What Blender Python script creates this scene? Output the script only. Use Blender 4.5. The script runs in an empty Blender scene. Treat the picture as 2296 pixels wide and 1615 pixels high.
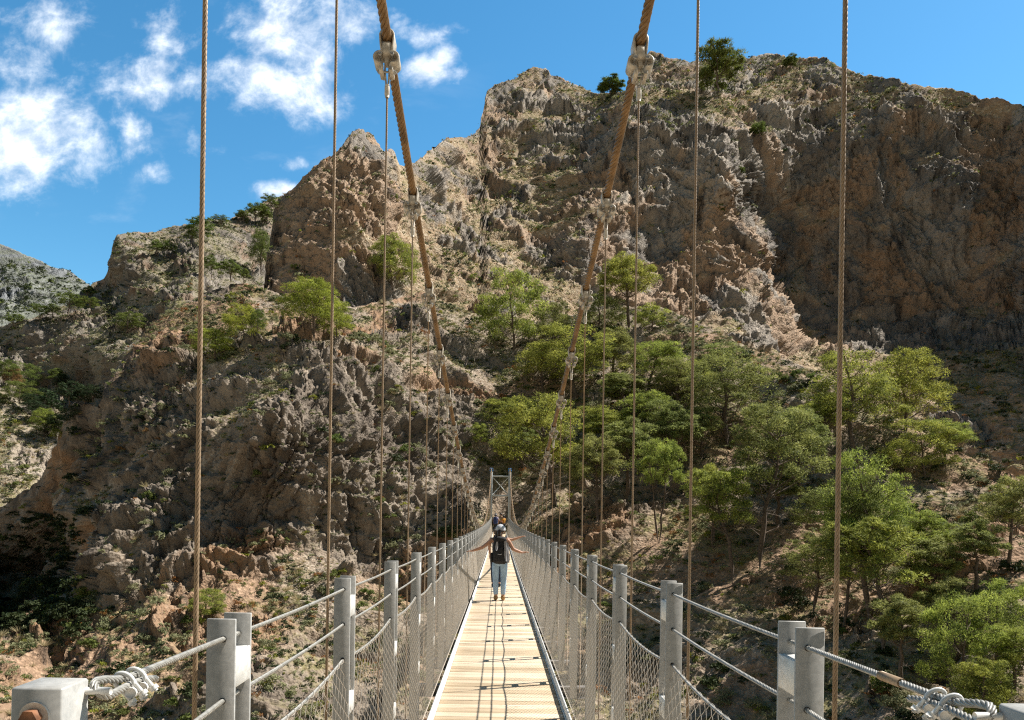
import bpy, bmesh, math, random
import numpy as np
from mathutils import Vector, Matrix
random.seed(7)
rng = np.random.default_rng(11)
scene = bpy.context.scene
COL = scene.collection
R = math.radians

# ------------------------------------------------------------------ camera
FPX, VX, VY, ROLL = 1744.0, 1120.0, 1153.0, 0.0152
CR, SR = math.cos(ROLL), math.sin(ROLL)
EYE = 1.6
cam_d = bpy.data.cameras.new('camera')
cam = bpy.data.objects.new('camera', cam_d)
COL.objects.link(cam)
cam.matrix_world = Matrix(((CR, -SR, 0, 0), (0, 0, -1, 0), (SR, CR, 0, EYE), (0, 0, 0, 1)))
cam_d.sensor_width = 36.0
cam_d.lens = FPX / 2296 * 36
cam_d.shift_x = (1148 - VX) / 2296
cam_d.shift_y = (VY - 807.5) / 2296
cam_d.clip_start = 0.05
cam_d.clip_end = 20000
scene.camera = cam

def ray(px, py):
    u = (np.asarray(px, float) - VX) / FPX
    v = (VY - np.asarray(py, float)) / FPX
    return u * CR - v * SR, u * SR + v * CR

def at(px, py, d):
    x, z = ray(px, py)
    d = np.asarray(d, float)
    return np.stack([x * d, d + 0 * x, EYE + z * d], -1)

def project(P):
    X = P[..., 0] / P[..., 1]; Z = (P[..., 2] - EYE) / P[..., 1]
    u = X * CR + Z * SR; v = -X * SR + Z * CR
    return VX + u * FPX, VY - v * FPX

# ------------------------------------------------------------------ object helpers
def tag(o, label=None, cat=None, group=None, kind=None):
    if label: o['label'] = label
    if cat: o['category'] = cat
    if group: o['group'] = group
    if kind: o['kind'] = kind
    return o

def link(name, data, parent=None, mat=None):
    o = bpy.data.objects.new(name, data)
    COL.objects.link(o)
    if parent is not None: o.parent = parent
    if mat is not None and data is not None:
        data.materials.clear(); data.materials.append(mat)
    return o

def empty(name, loc=(0, 0, 0), parent=None, rz=0.0):
    o = link(name, None, parent)
    o.location = loc; o.rotation_euler = (0, 0, rz)
    o.empty_display_size = 0.2
    return o

def mesh_np(name, V, F, smooth=False, attrs=None):
    """V (n,3); F (m,3|4) one array or a list of arrays."""
    me = bpy.data.meshes.new(name)
    Fs = F if isinstance(F, (list, tuple)) else [F]
    Fs = [np.asarray(f, np.int32) for f in Fs if len(f)]
    V = np.asarray(V, np.float32)
    me.vertices.add(len(V)); me.vertices.foreach_set('co', V.ravel())
    loops = np.concatenate([f.ravel() for f in Fs])
    tot = np.concatenate([np.full(len(f), f.shape[1], np.int32) for f in Fs])
    st = np.concatenate([[0], np.cumsum(tot)[:-1]]).astype(np.int32)
    me.loops.add(len(loops)); me.loops.foreach_set('vertex_index', loops)
    me.polygons.add(len(tot)); me.polygons.foreach_set('loop_start', st); me.polygons.foreach_set('loop_total', tot)
    if smooth: me.polygons.foreach_set('use_smooth', np.ones(len(tot), bool))
    for k, a in (attrs or {}).items():
        at_ = me.attributes.new(k, 'FLOAT', 'POINT'); at_.data.foreach_set('value', np.asarray(a, np.float32))
    me.update(calc_edges=True); me.validate()
    return me

class MB:
    """collects plain shapes into ONE mesh"""
    def __init__(s): s.V = []; s.F4 = []; s.F3 = []; s.n = 0; s.A = []
    def add(s, V, F, a=0.0):
        V = np.asarray(V, float); F = np.asarray(F, int)
        s.V.append(V); s.A.append(np.full(len(V), a))
        if len(F): (s.F4 if F.shape[1] == 4 else s.F3).append(F + s.n)
        s.n += len(V)
    def box(s, c, size, M=None, a=0.0):
        hx, hy, hz = np.array(size) / 2.0
        P = np.array([[x, y, z] for z in (-hz, hz) for y in (-hy, hy) for x in (-hx, hx)])
        if M is not None: P = P @ np.array(M).T
        P = P + np.array(c)
        s.add(P, [[0, 2, 3, 1], [4, 5, 7, 6], [0, 1, 5, 4], [2, 6, 7, 3], [0, 4, 6, 2], [1, 3, 7, 5]], a)
    def bevel_box(s, c, size, b=0.004, M=None, a=0.0):
        hx, hy, hz = np.array(size) / 2.0
        b = min(b, hx * .45, hy * .45, hz * .45)
        P = []; 
        for sz in (-1, 1):
            for sy in (-1, 1):
                for sx in (-1, 1):
                    P += [[sx * hx, sy * (hy - b), sz * (hz - b)], [sx * (hx - b), sy * hy, sz * (hz - b)], [sx * (hx - b), sy * (hy - b), sz * hz]]
        P = np.array(P); 
        from mathutils.geometry import delaunay_2d_cdt  # noqa (kept local)
        bm = bmesh.new()
        for p in P: bm.verts.new(p)
        bmesh.ops.convex_hull(bm, input=bm.verts)
        bmesh.ops.recalc_face_normals(bm, faces=bm.faces)
        bm.verts.index_update()
        V = np.array([v.co[:] for v in bm.verts]); F = np.array([[v.index for v in f.verts] for f in bm.faces if len(f.verts) == 3])
        bm.free()
        if M is not None: V = V @ np.array(M).T
        s.add(V + np.array(c), F, a)
    def tube(s, pts, r, n=8, caps=True, a=0.0):
        pts = np.asarray(pts, float); m = len(pts)
        r = np.broadcast_to(np.asarray(r, float), (m,))
        T = np.gradient(pts, axis=0); T /= np.linalg.norm(T, axis=1)[:, None] + 1e-12
        ref = np.array([0, 0, 1.0]) if abs(T[:, 2]).mean() < .8 else np.array([1.0, 0, 0])
        N = np.cross(T, ref); N /= np.linalg.norm(N, axis=1)[:, None] + 1e-12
        B = np.cross(T, N)
        th = np.linspace(0, 2 * np.pi, n, endpoint=False)
        ring = pts[:, None] + r[:, None, None] * (np.cos(th)[None, :, None] * N[:, None] + np.sin(th)[None, :, None] * B[:, None])
        V = ring.reshape(-1, 3)
        i = np.arange(m - 1)[:, None] * n; j = np.arange(n)[None]; k = (j + 1) % n
        F = np.stack([i + j, i + k, i + n + k, i + n + j], -1).reshape(-1, 4)
        s.add(V, F, a)
        if caps and n >= 3:
            base = s.n - len(V)
            for o, rev in ((0, True), ((m - 1) * n, False)):
                c = pts[0] if rev else pts[-1]
                s.add([c], np.zeros((0, 3), int), a)
                ci = s.n - 1
                q = [[base + o + t, base + o + (t + 1) % n, ci] for t in range(n)]
                if not rev: q = [[x[1], x[0], x[2]] for x in q]
                s.F3.append(np.array(q))
    def cyl(s, p0, p1, r, n=12, r1=None, a=0.0):
        s.tube([p0, p1], [r, r if r1 is None else r1], n, True, a)
    def mesh(s, name, smooth=False):
        Fs = []
        if s.F4: Fs.append(np.concatenate(s.F4))
        if s.F3: Fs.append(np.concatenate(s.F3))
        return mesh_np(name, np.concatenate(s.V), Fs, smooth, {'tint': np.concatenate(s.A)})
    def build(s, name, mat, parent=None, smooth=False):
        return link(name, s.mesh(name, smooth), parent, mat)

# ------------------------------------------------------------------ numpy noise
def _hash(i, j, k, seed):
    h = (i.astype(np.uint32) * np.uint32(374761393) + j.astype(np.uint32) * np.uint32(668265263)
         + k.astype(np.uint32) * np.uint32(2147483647) + np.uint32((seed * 974634541 + 12345) & 0xffffffff))
    h ^= h >> np.uint32(13); h *= np.uint32(1274126177); h ^= h >> np.uint32(16)
    h *= np.uint32(2246822519); h ^= h >> np.uint32(13)
    return h
_G = np.array([[1,1,0],[-1,1,0],[1,-1,0],[-1,-1,0],[1,0,1],[-1,0,1],[1,0,-1],[-1,0,-1],[0,1,1],[0,-1,1],[0,1,-1],[0,-1,-1],[1,1,0],[-1,1,0],[0,-1,1],[0,-1,-1]], np.float32)
def noise(P, seed=0):
    P = np.asarray(P, np.float32); I = np.floor(P).astype(np.int64); f = P - I
    w = f * f * f * (f * (f * 6 - 15) + 10)
    out = 0
    for dx in (0, 1):
        wx = w[:, 0] if dx else 1 - w[:, 0]
        for dy in (0, 1):
            wy = w[:, 1] if dy else 1 - w[:, 1]
            for dz in (0, 1):
                wz = w[:, 2] if dz else 1 - w[:, 2]
                g = _G[_hash(I[:, 0] + dx, I[:, 1] + dy, I[:, 2] + dz, seed) & np.uint32(15)]
                out = out + wx * wy * wz * (g[:, 0] * (f[:, 0] - dx) + g[:, 1] * (f[:, 1] - dy) + g[:, 2] * (f[:, 2] - dz))
    return out
def fbm(P, oct=4, seed=0, gain=.5, lac=2.03):
    s = 0; a = 1.0; P = np.asarray(P, float)
    for o in range(oct):
        s = s + a * noise(P, seed + o * 17); P = P * lac; a *= gain
    return s
def ridged(P, oct=4, seed=0, gain=.5, lac=2.07):
    s = 0; a = 1.0; t = 0; P = np.asarray(P, float)
    for o in range(oct):
        s = s + a * (1 - 2 * np.abs(noise(P, seed + o * 31))); t += a; P = P * lac; a *= gain
    return s / t
def worley(P, seed=0):
    P = np.asarray(P, np.float32); I = np.floor(P).astype(np.int64); f = P - I
    f1 = np.full(len(P), 9., np.float32); f2 = f1.copy(); idv = np.zeros(len(P), np.float32)
    for dx in (-1, 0, 1):
        for dy in (-1, 0, 1):
            for dz in (-1, 0, 1):
                h = _hash(I[:, 0] + dx, I[:, 1] + dy, I[:, 2] + dz, seed)
                ox = (h & np.uint32(1023)).astype(np.float32) / 1023; oy = ((h >> np.uint32(10)) & np.uint32(1023)).astype(np.float32) / 1023
                oz = ((h >> np.uint32(20)) & np.uint32(1023)).astype(np.float32) / 1023
                d = np.sqrt((dx + ox - f[:, 0])**2 + (dy + oy - f[:, 1])**2 + (dz + oz - f[:, 2])**2)
                m = d < f1
                f2 = np.where(m, f1, np.minimum(f2, d)); idv = np.where(m, (h & np.uint32(255)).astype(np.float32) / 255, idv); f1 = np.where(m, d, f1)
    return f1, f2, idv
def sstep(a, b, x):
    t = np.clip((x - a) / (b - a), 0, 1); return t * t * (3 - 2 * t)

# ------------------------------------------------------------------ material helpers
class NT:
    def __init__(s, tree): s.t = tree; s.n = tree.nodes; s.l = tree.links
    def new(s, typ, **kw):
        n = s.n.new(typ)
        for k, v in kw.items():
            if k.startswith('i_'):
                n.inputs[int(k[2:]) if k[2:].isdigit() else k[2:].replace('_', ' ')].default_value = v
            else: setattr(n, k, v)
        return n
    def link(s, a, b): s.l.new(a, b)
    def math(s, op, a, b=None, clamp=False):
        n = s.n.new('ShaderNodeMath'); n.operation = op; n.use_clamp = clamp
        for i, x in enumerate((a, b)):
            if x is None: continue
            if isinstance(x, (int, float)): n.inputs[i].default_value = x
            else: s.l.new(x, n.inputs[i])
        return n.outputs[0]
    def mix(s, f, a, b, blend='MIX'):
        n = s.n.new('ShaderNodeMix'); n.data_type = 'RGBA'; n.blend_type = blend
        for i, x in ((0, f), (6, a), (7, b)):
            if isinstance(x, (int, float)): n.inputs[i].default_value = x
            elif isinstance(x, tuple): n.inputs[i].default_value = x if len(x) == 4 else (*x, 1)
            else: s.l.new(x, n.inputs[i])
        return n.outputs[2]
    def rng(s, x, a, b, c=0., d=1., smooth=True):
        n = s.n.new('ShaderNodeMapRange'); n.interpolation_type = 'SMOOTHSTEP' if smooth else 'LINEAR'
        s.l.new(x, n.inputs[0])
        for i, v in enumerate((a, b, c, d)): n.inputs[i + 1].default_value = v
        return n.outputs[0]
    def noise(s, vec, scale, detail=4, rough=.55, dist=0.):
        n = s.n.new('ShaderNodeTexNoise'); n.inputs['Scale'].default_value = scale; n.inputs['Detail'].default_value = detail
        n.inputs['Roughness'].default_value = rough; n.inputs['Distortion'].default_value = dist
        if vec is not None: s.l.new(vec, n.inputs['Vector'])
        return n.outputs[0]
    def vor(s, vec, scale, feature='F1'):
        n = s.n.new('ShaderNodeTexVoronoi'); n.feature = feature; n.inputs['Scale'].default_value = scale
        s.l.new(vec, n.inputs['Vector']); return n
    def mapping(s, vec, scale=(1, 1, 1), rot=(0, 0, 0)):
        n = s.n.new('ShaderNodeMapping'); n.inputs['Scale'].default_value = scale; n.inputs['Rotation'].default_value = rot
        s.l.new(vec, n.inputs[0]); return n.outputs[0]
    def attr(s, name):
        n = s.n.new('ShaderNodeAttribute'); n.attribute_name = name; return n.outputs['Fac']
    def bump(s, h, strength, dist, normal=None):
        n = s.n.new('ShaderNodeBump'); n.inputs['Strength'].default_value = strength; n.inputs['Distance'].default_value = dist
        s.l.new(h, n.inputs['Height'])
        if normal is not None: s.l.new(normal, n.inputs['Normal'])
        return n.outputs[0]

def new_mat(name):
    m = bpy.data.materials.new(name); m.use_nodes = True
    t = NT(m.node_tree); p = m.node_tree.nodes['Principled BSDF']
    return m, t, p

def simple_mat(name, col, rough=.6, metal=0., var=.15, scale=20., bump=0., col2=None, coord='Object'):
    m, t, p = new_mat(name)
    tc = t.new('ShaderNodeTexCoord').outputs[coord]
    n = t.noise(tc, scale, 5, .6)
    c2 = col2 if col2 else tuple(max(0, c * (1 - 2 * var)) for c in col)
    f = t.rng(n, .3, .7)
    t.link(t.mix(f, c2, col), p.inputs['Base Color'])
    p.inputs['Roughness'].default_value = rough; p.inputs['Metallic'].default_value = metal
    if bump: t.link(t.bump(n, bump, .01), p.inputs['Normal'])
    return m
# ------------------------------------------------------------------ terrain
def rbf(pts):
    P = np.array([(a / 1000., b / 1000.) for a, b, _ in pts]); v = np.log(np.array([c for _, _, c in pts], float))
    n = len(P); d = np.linalg.norm(P[:, None] - P[None], axis=-1)
    K = d * 1.0 + np.eye(n) * -1e-3 * 0 + np.eye(n) * 1e-6
    A = np.zeros((n + 3, n + 3)); A[:n, :n] = K; A[:n, n] = 1; A[n, :n] = 1; A[:n, n + 1:] = P; A[n + 1:, :n] = P.T
    w = np.linalg.solve(A, np.concatenate([v, [0, 0, 0]]))
    lo, hi = v.min() - .08, v.max() + .08
    def f(x, y):
        x = np.asarray(x) / 1000.; y = np.asarray(y) / 1000.
        s = w[n] + w[n + 1] * x + w[n + 2] * y
        for i in range(n): s = s + w[i] * np.sqrt((x - P[i, 0])**2 + (y - P[i, 1])**2 + 2.5e-4)
        return np.exp(np.clip(s, lo, hi))
    return f

ZB = np.full((700, 1000), 1e9)           # depth buffer over D pixels -200..2500 x -100..1800, 3 px cells
ZI = np.full((700, 1000), -1, np.int64)
LAYERS = []

def layer(name, ridge, yb, depth_pts, step, mat, rockf, back=60, seed=1, amp=1.0, jag=1.0, strata=0.0, calm=None, ns=1.0, vert=1.0, ledge=1.0, stainf=None, rough=.565):
    rx = np.array([p[0] for p in ridge], float); ry = np.array([p[1] for p in ridge], float)
    xs = np.arange(rx[0], rx[-1] + step, step); nx = len(xs)
    yr = np.interp(xs, rx, ry)
    # small jagged outline on top of the traced skyline
    q = np.stack([xs / 26., xs * 0 + seed * 3.7, xs * 0], 1)
    yr = yr + jag * (ridged(q, 4, seed + 5) * -5.0 + 2.5)
    dep = rbf(depth_pts)
    nr = int(max(40, (yb - yr.min()) / step))
    t = np.linspace(0, 1, nr)
    Y = yb + (yr[None, :] - yb) * t[:, None]
    X = np.repeat(xs[None], nr, 0)
    D = dep(X, Y)
    P = at(X, Y, D)
    # back of the hill behind the skyline: real thickness
    nb = 7; top = P[-1]; rows = [P]
    g = np.linspace(0, 1, nb + 1)[1:]
    view = np.stack([top[:, 0] / top[:, 1], np.ones(nx), np.zeros(nx)], -1)
    for k in g:
        r = top + view * back * k
        r[:, 2] = top[:, 2] - np.abs(back) * (.02 * k + 1.1 * k * k)
        rows.append(r[None])
    P = np.concatenate(rows, 0); nr2 = nr + nb
    # base normals
    du = np.gradient(P, axis=1); dv = np.gradient(P, axis=0)
    N = np.cross(du, dv); N /= np.linalg.norm(N, axis=-1, keepdims=True) + 1e-9
    sgn = np.sign((N * (np.array([0, 0, EYE]) - P)).sum(-1)); sgn[nr:] = 1; N[nr:] = [0, 0, 1]
    N[:nr] *= sgn[:nr, :, None]
    Pf = P.reshape(-1, 3); Nf = N.reshape(-1, 3)
    Xf = np.concatenate([X, np.repeat(X[-1:], nb, 0)]).ravel(); Yf = np.concatenate([Y, np.repeat(Y[-1:], nb, 0)]).ravel()
    df = Pf[:, 1]
    tt = np.concatenate([np.repeat(t[:, None], nx, 1), np.ones((nb, nx))]).ravel()
    pxr = np.concatenate([Y - yr[None], np.zeros((nb, nx))]).ravel()      # px under skyline
    fade = .25 + .75 * sstep(0, 70, pxr)
    # ---- displacement
    Pw = Pf; Pf = Pf / ns
    W = np.stack([fbm(Pf / 26., 3, seed + 71), fbm(Pf / 26., 3, seed + 72), fbm(Pf / 26., 3, seed + 73)], 1)
    Q = Pf + W * 8.0
    Qv = Q / np.array([1, 1, vert])
    rock = np.clip(rockf(Xf, Yf) + 1.1 * fbm(Q / 11., 5, seed + 3) + .35 * (0.5 - np.abs(Nf[:, 2])), 0, 1)
    rock = sstep(.3, .7, rock)
    big = ridged(Q / 38., 3, seed + 11)
    r1 = ridged(Qv / 15., 7, seed + 13, rough)
    flu = ridged(np.stack([Q[:, 0] / 4.5 + Q[:, 1] / 12., Q[:, 1] / 6., Q[:, 2] / 19. + Q[:, 0] / 40.], 1), 5, seed + 21, .58)
    W2 = np.stack([fbm(Pf / 2.6, 3, seed + 75), fbm(Pf / 2.6, 3, seed + 76), fbm(Pf / 2.6, 3, seed + 77)], 1)
    tilt = np.stack([Q[:, 0] + .35 * Q[:, 2], Q[:, 1], Q[:, 2] - .3 * Q[:, 0]], 1)
    w1, w2, wid = worley((tilt + W2 * 1.6) / np.array([5.2, 5.2, 8.5 * vert**.6]), seed + 2)
    v1, v2, vid = worley((tilt + W2) / np.array([1.9, 1.9, 3.1 * vert**.6]), seed + 4)
    u1, u2, uid = worley((Pf + W2 * .3) / np.array([.75, .75, .85]), seed + 6)
    med = fbm(Q / 4.0, 4, seed + 31)
    fin = ridged(Pf / 1.3, 4, seed + 41, .62)
    led = (Pf[:, 2] + 2.2 * fbm(Pf / 14., 3, seed + 51) + strata * Pf[:, 0]) / 3.4
    led = led - np.floor(led); led = np.where(led < .85, led / .85, (1 - led) / .15)
    h_rock = 4.4 * big + 4.6 * r1 + 1.5 * flu * vert**.5 + 1.6 * (wid - .5) + 1.0 * (vid - .5) + .46 * (uid - .5) - .5 * sstep(.10, 0., v2 - v1) + .62 * fin + .65 * ledge * led + .8 * (.5 - w1)
    h_soil = 4.2 * big + 1.6 * r1 + .8 * med + .10 * fin + .50 * np.maximum(0, .34 - u1) * (uid > .40) + .9 * np.maximum(0, .36 - v1) * (vid > .68) + .18 * led
    h_rock = h_rock - h_rock.mean(); h_soil = h_soil - h_soil.mean()
    h = (h_soil + (h_rock - h_soil) * rock) * amp * fade * ns
    Pf = Pw
    if calm is not None: h = h * calm(Xf, Yf)
    P2 = Pf + Nf * h[:, None]
    P2[:, 1] = np.maximum(P2[:, 1], 4)
    idx = np.arange(nr2 * nx).reshape(nr2, nx)
    F = np.stack([idx[:-1, :-1], idx[:-1, 1:], idx[1:, 1:], idx[1:, :-1]], -1).reshape(-1, 4)
    if (np.cross(P[0, 1] - P[0, 0], P[1, 0] - P[0, 0]) @ (np.array([0, 0, EYE]) - P[0, 0])) < 0: F = F[:, ::-1]
    # ---- final normals and masks
    G = P2.reshape(nr2, nx, 3)
    n2 = np.cross(np.gradient(G, axis=1), np.gradient(G, axis=0)).reshape(-1, 3)
    area = np.linalg.norm(n2, axis=1); n2 /= area[:, None] + 1e-9
    n2 *= np.sign((n2 * (np.array([0, 0, EYE]) - P2)).sum(-1))[:, None]
    tan = sstep(-.15, .45, fbm(Q / 19., 4, seed + 61))
    if stainf is not None: tan = np.clip(tan + stainf(Xf, Yf), 0, 1.2)
    green = sstep(.30, .75, n2[:, 2]) * sstep(-.25, .25, fbm(Pf / 5., 3, seed + 81)) * (1 - .55 * rock)
    me = mesh_np(name, P2, F, False, {'rock': rock, 'stain': tan, 'green': green, 'crev': np.clip(w2 - w1, 0, 1)})
    o = link(name, me, None, mat); tag(o, kind='structure')
    # ---- depth buffer
    vis = np.zeros(nr2 * nx, bool); vis[:nr * nx] = True
    sx, sy = project(P2)
    L = dict(name=name, P=P2, N=n2, rock=rock, green=green, area=area, sx=sx, sy=sy, front=vis, tan=tan)
    LAYERS.append(L)
    ix = ((sx + 200) / 3).astype(int); iy = ((sy + 100) / 3).astype(int)
    ok = vis & (ix >= 1) & (ix < 999) & (iy >= 1) & (iy < 699)
    for ox in (0, 1):
        for oy in (0, 1):
            np.minimum.at(ZB, (iy[ok] + oy - (1 if oy else 0), ix[ok] + ox - (1 if ox else 0)), P2[ok, 1])
    return o

def ground_at(px, py):
    ix = int((px + 200) / 3); iy = int((py + 100) / 3)
    w = ZB[max(0, iy - 2):iy + 3, max(0, ix - 2):ix + 3]
    w = w[w < 1e8]
    if not len(w): return at(px, py, 90.)
    w = w[w < w.min() * 1.02]
    return at(px, py, float(np.mean(w)))
def rock_mat(name, grey=(.205, .160, .120), pale=(.40, .315, .225), orange=(.38, .205, .095), dark=(.065, .055, .048),
             soil=(.37, .265, .165), stone=(.54, .445, .325), grass=(.225, .205, .080), orange_amt=.75, streak=.8, scale=1.0, red=None):
    m, t, p = new_mat(name)
    pos = t.new('ShaderNodeNewGeometry').outputs['Position']
    rock, stain, green, crev = t.attr('rock'), t.attr('stain'), t.attr('green'), t.attr('crev')
    n1 = t.noise(pos, .35 * scale, 6, .62, .3); n2 = t.noise(pos, 1.6 * scale, 5, .65); n3 = t.noise(pos, 7. * scale, 4, .6)
    st = t.noise(t.mapping(pos, (.55 * scale, .55 * scale, .07 * scale)), 1.0, 5, .6, .4)
    n0 = t.noise(pos, .075 * scale, 5, .6, .8)
    c = t.mix(t.rng(t.math('ADD', t.math('MULTIPLY', n0, .6), t.math('MULTIPLY', n1, .4)), .38, .64), grey, pale)
    o_f = t.math('MULTIPLY', t.rng(t.math('ADD', t.math('MULTIPLY', stain, .75), t.math('MULTIPLY', st, .6)), .52, .92), orange_amt)
    c = t.mix(o_f, c, orange)
    c = t.mix(t.math('MULTIPLY', t.rng(n2, .5, .75), .45), c, pale)
    sf = t.math('MULTIPLY', t.rng(st, .5, .66), streak)
    c = t.mix(t.math('MULTIPLY', sf, t.rng(n1, .3, .6)), c, dark)
    c = t.mix(t.math('MULTIPLY', t.rng(n3, .52, .75), .35), c, dark)
    v = t.vor(pos, 1.7 * scale); v2 = t.vor(pos, 4.5 * scale)
    s = t.mix(t.rng(v2.outputs['Color'], .35, .9), soil, stone)
    s = t.mix(t.math('MULTIPLY', t.rng(n1, .4, .6), .55), s, tuple(x * .62 for x in soil))
    if red: s = t.mix(t.math('MULTIPLY', t.rng(stain, .3, .9), .8), s, t.mix(t.rng(v2.outputs['Color'], .5, .95), red, tuple(x * 1.7 for x in red)))
    gf = t.math('MULTIPLY', green, t.rng(n2, .38, .6))
    s = t.mix(t.math('MULTIPLY', gf, .8), s, grass)
    s = t.mix(t.math('MULTIPLY', t.rng(n3, .55, .7), .5), s, tuple(x * .45 for x in soil))
    c = t.mix(rock, s, c)
    t.link(c, p.inputs['Base Color'])
    p.inputs['Roughness'].default_value = .95; p.inputs['Specular IOR Level'].default_value = .15
    rn = t.new('ShaderNodeTexNoise'); rn.noise_type = 'RIDGED_MULTIFRACTAL'; rn.inputs['Scale'].default_value = 1.1 * scale; rn.inputs['Detail'].default_value = 6; rn.inputs['Roughness'].default_value = .62; rn.inputs['Distortion'].default_value = .3
    t.link(pos, rn.inputs['Vector'])
    hb = t.math('ADD', t.math('MULTIPLY', rn.outputs[0], .55), t.math('MULTIPLY', n3, .30))
    hb = t.math('ADD', hb, t.math('MULTIPLY', v2.outputs['Distance'], .25))
    t.link(t.bump(hb, .85, .45 / scale), p.inputs['Normal'])
    return m
M_ROCK_NEAR = rock_mat('spur_rock', grey=(.140, .112, .089), pale=(.37, .305, .24), orange=(.40, .225, .115), orange_amt=.6, soil=(.325, .25, .185), stone=(.50, .42, .335), red=(.30, .19, .12))
M_ROCK_CLIFF = rock_mat('cliff_rock', grey=(.190, .168, .148), pale=(.435, .375, .31), scale=.55, streak=.95, orange=(.44, .27, .15), orange_amt=.55)
M_ROCK_LEFT = rock_mat('ridge_rock', scale=.5, orange_amt=.32, grey=(.15, .130, .112), pale=(.31, .27, .225), soil=(.255, .215, .155), stone=(.40, .35, .29))
M_SLOPE = rock_mat('bank_rock', soil=(.37, .30, .215), pale=(.42, .36, .29), stone=(.48, .42, .34), orange_amt=.2, scale=.9)
M_MOUNT = rock_mat('mountain_rock', grey=(.17, .18, .19), pale=(.30, .31, .32), soil=(.22, .23, .20), stone=(.32, .32, .32), grass=(.16, .18, .10), orange_amt=.0, streak=.3, scale=.06)

# -------- far limestone mountain
layer('mountain', [(-420, 380), (-200, 455), (0, 548), (30, 562), (80, 580), (120, 600), (140, 604), (155, 606), (165, 618), (200, 638), (240, 668), (330, 730), (420, 800)], 1000,
      [(-300, 400, 2300), (0, 548, 2000), (200, 640, 1750), (0, 700, 1500), (200, 800, 1350), (-300, 700, 1700), (0, 990, 1000), (300, 990, 1000), (420, 800, 1500), (-300, 990, 1000)],
      3.0, M_MOUNT, lambda x, y: .35 - (y - 600) / 500., back=900, seed=40, amp=.8, jag=.6, ns=9.0)
# -------- left ridge of crags, knoll and shaded valley
layer('ridge', [(-260, 800), (-100, 765), (0, 735), (45, 722), (75, 716), (120, 692), (155, 682), (185, 655), (210, 636), (236, 625), (243, 600), (249, 570), (256, 540), (264, 526), (300, 522), (345, 521), (365, 515),
                (390, 508), (420, 506), (450, 498), (480, 492), (510, 496), (530, 484), (560, 470), (600, 452), (640, 440), (700, 430), (760, 440)], 1010,
      [(-200, 790, 300), (0, 740, 290), (100, 700, 285), (60, 730, 272), (60, 860, 262), (180, 730, 270), (200, 860, 258), (200, 660, 320), (240, 640, 330), (225, 628, 345), (255, 600, 300), (262, 530, 305), (300, 640, 285),
       (250, 700, 278), (300, 522, 320), (380, 512, 345), (380, 600, 300), (330, 700, 262), (290, 740, 250), (300, 830, 225), (450, 500, 340), (430, 590, 290), (520, 490, 365), (520, 600, 310), (600, 455, 400), (600, 600, 335),
       (400, 690, 250), (700, 440, 420), (700, 700, 340), (100, 900, 235), (0, 880, 230), (200, 940, 225), (-200, 900, 230), (100, 1000, 215), (-200, 1000, 215), (400, 950, 215), (220, 800, 240), (740, 950, 215)],
      2.6, M_ROCK_LEFT, lambda x, y: .62 - .5 * ((y > 740) & (x > 205)) * (x < 320), back=70, seed=50, amp=1.0, vert=1.7)
# -------- big cliffs with the spire on the left of them
SKY = [(520, 760), (560, 742), (588, 700), (596, 640), (604, 560), (612, 500), (620, 455), (628, 438), (650, 430), (668, 412), (680, 398), (700, 380), (720, 366), (750, 346), (772, 322), (788, 300), (803, 291), (820, 294), (836, 306), (850, 322),
       (857, 345), (866, 336), (876, 329), (884, 345), (890, 362), (905, 374), (930, 366), (950, 346), (975, 330), (1000, 312), (1040, 311), (1062, 300), (1076, 288), (1083, 250), (1092, 205), (1110, 190), (1130, 186), (1150, 178), (1180, 160), (1205, 150),
       (1235, 166), (1268, 182), (1300, 196), (1333, 211), (1370, 210), (1400, 207), (1420, 190), (1440, 150), (1458, 116), (1498, 131), (1548, 140), (1610, 134), (1668, 129), (1700, 125), (1733, 123), (1773, 131), (1813, 130), (1858, 134), (1883, 150), (1923, 166),
       (1998, 181), (2073, 196), (2148, 203), (2198, 222), (2238, 220), (2296, 240), (2335, 246), (2400, 244), (2470, 236), (2560, 230), (2800, 240)]
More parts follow.
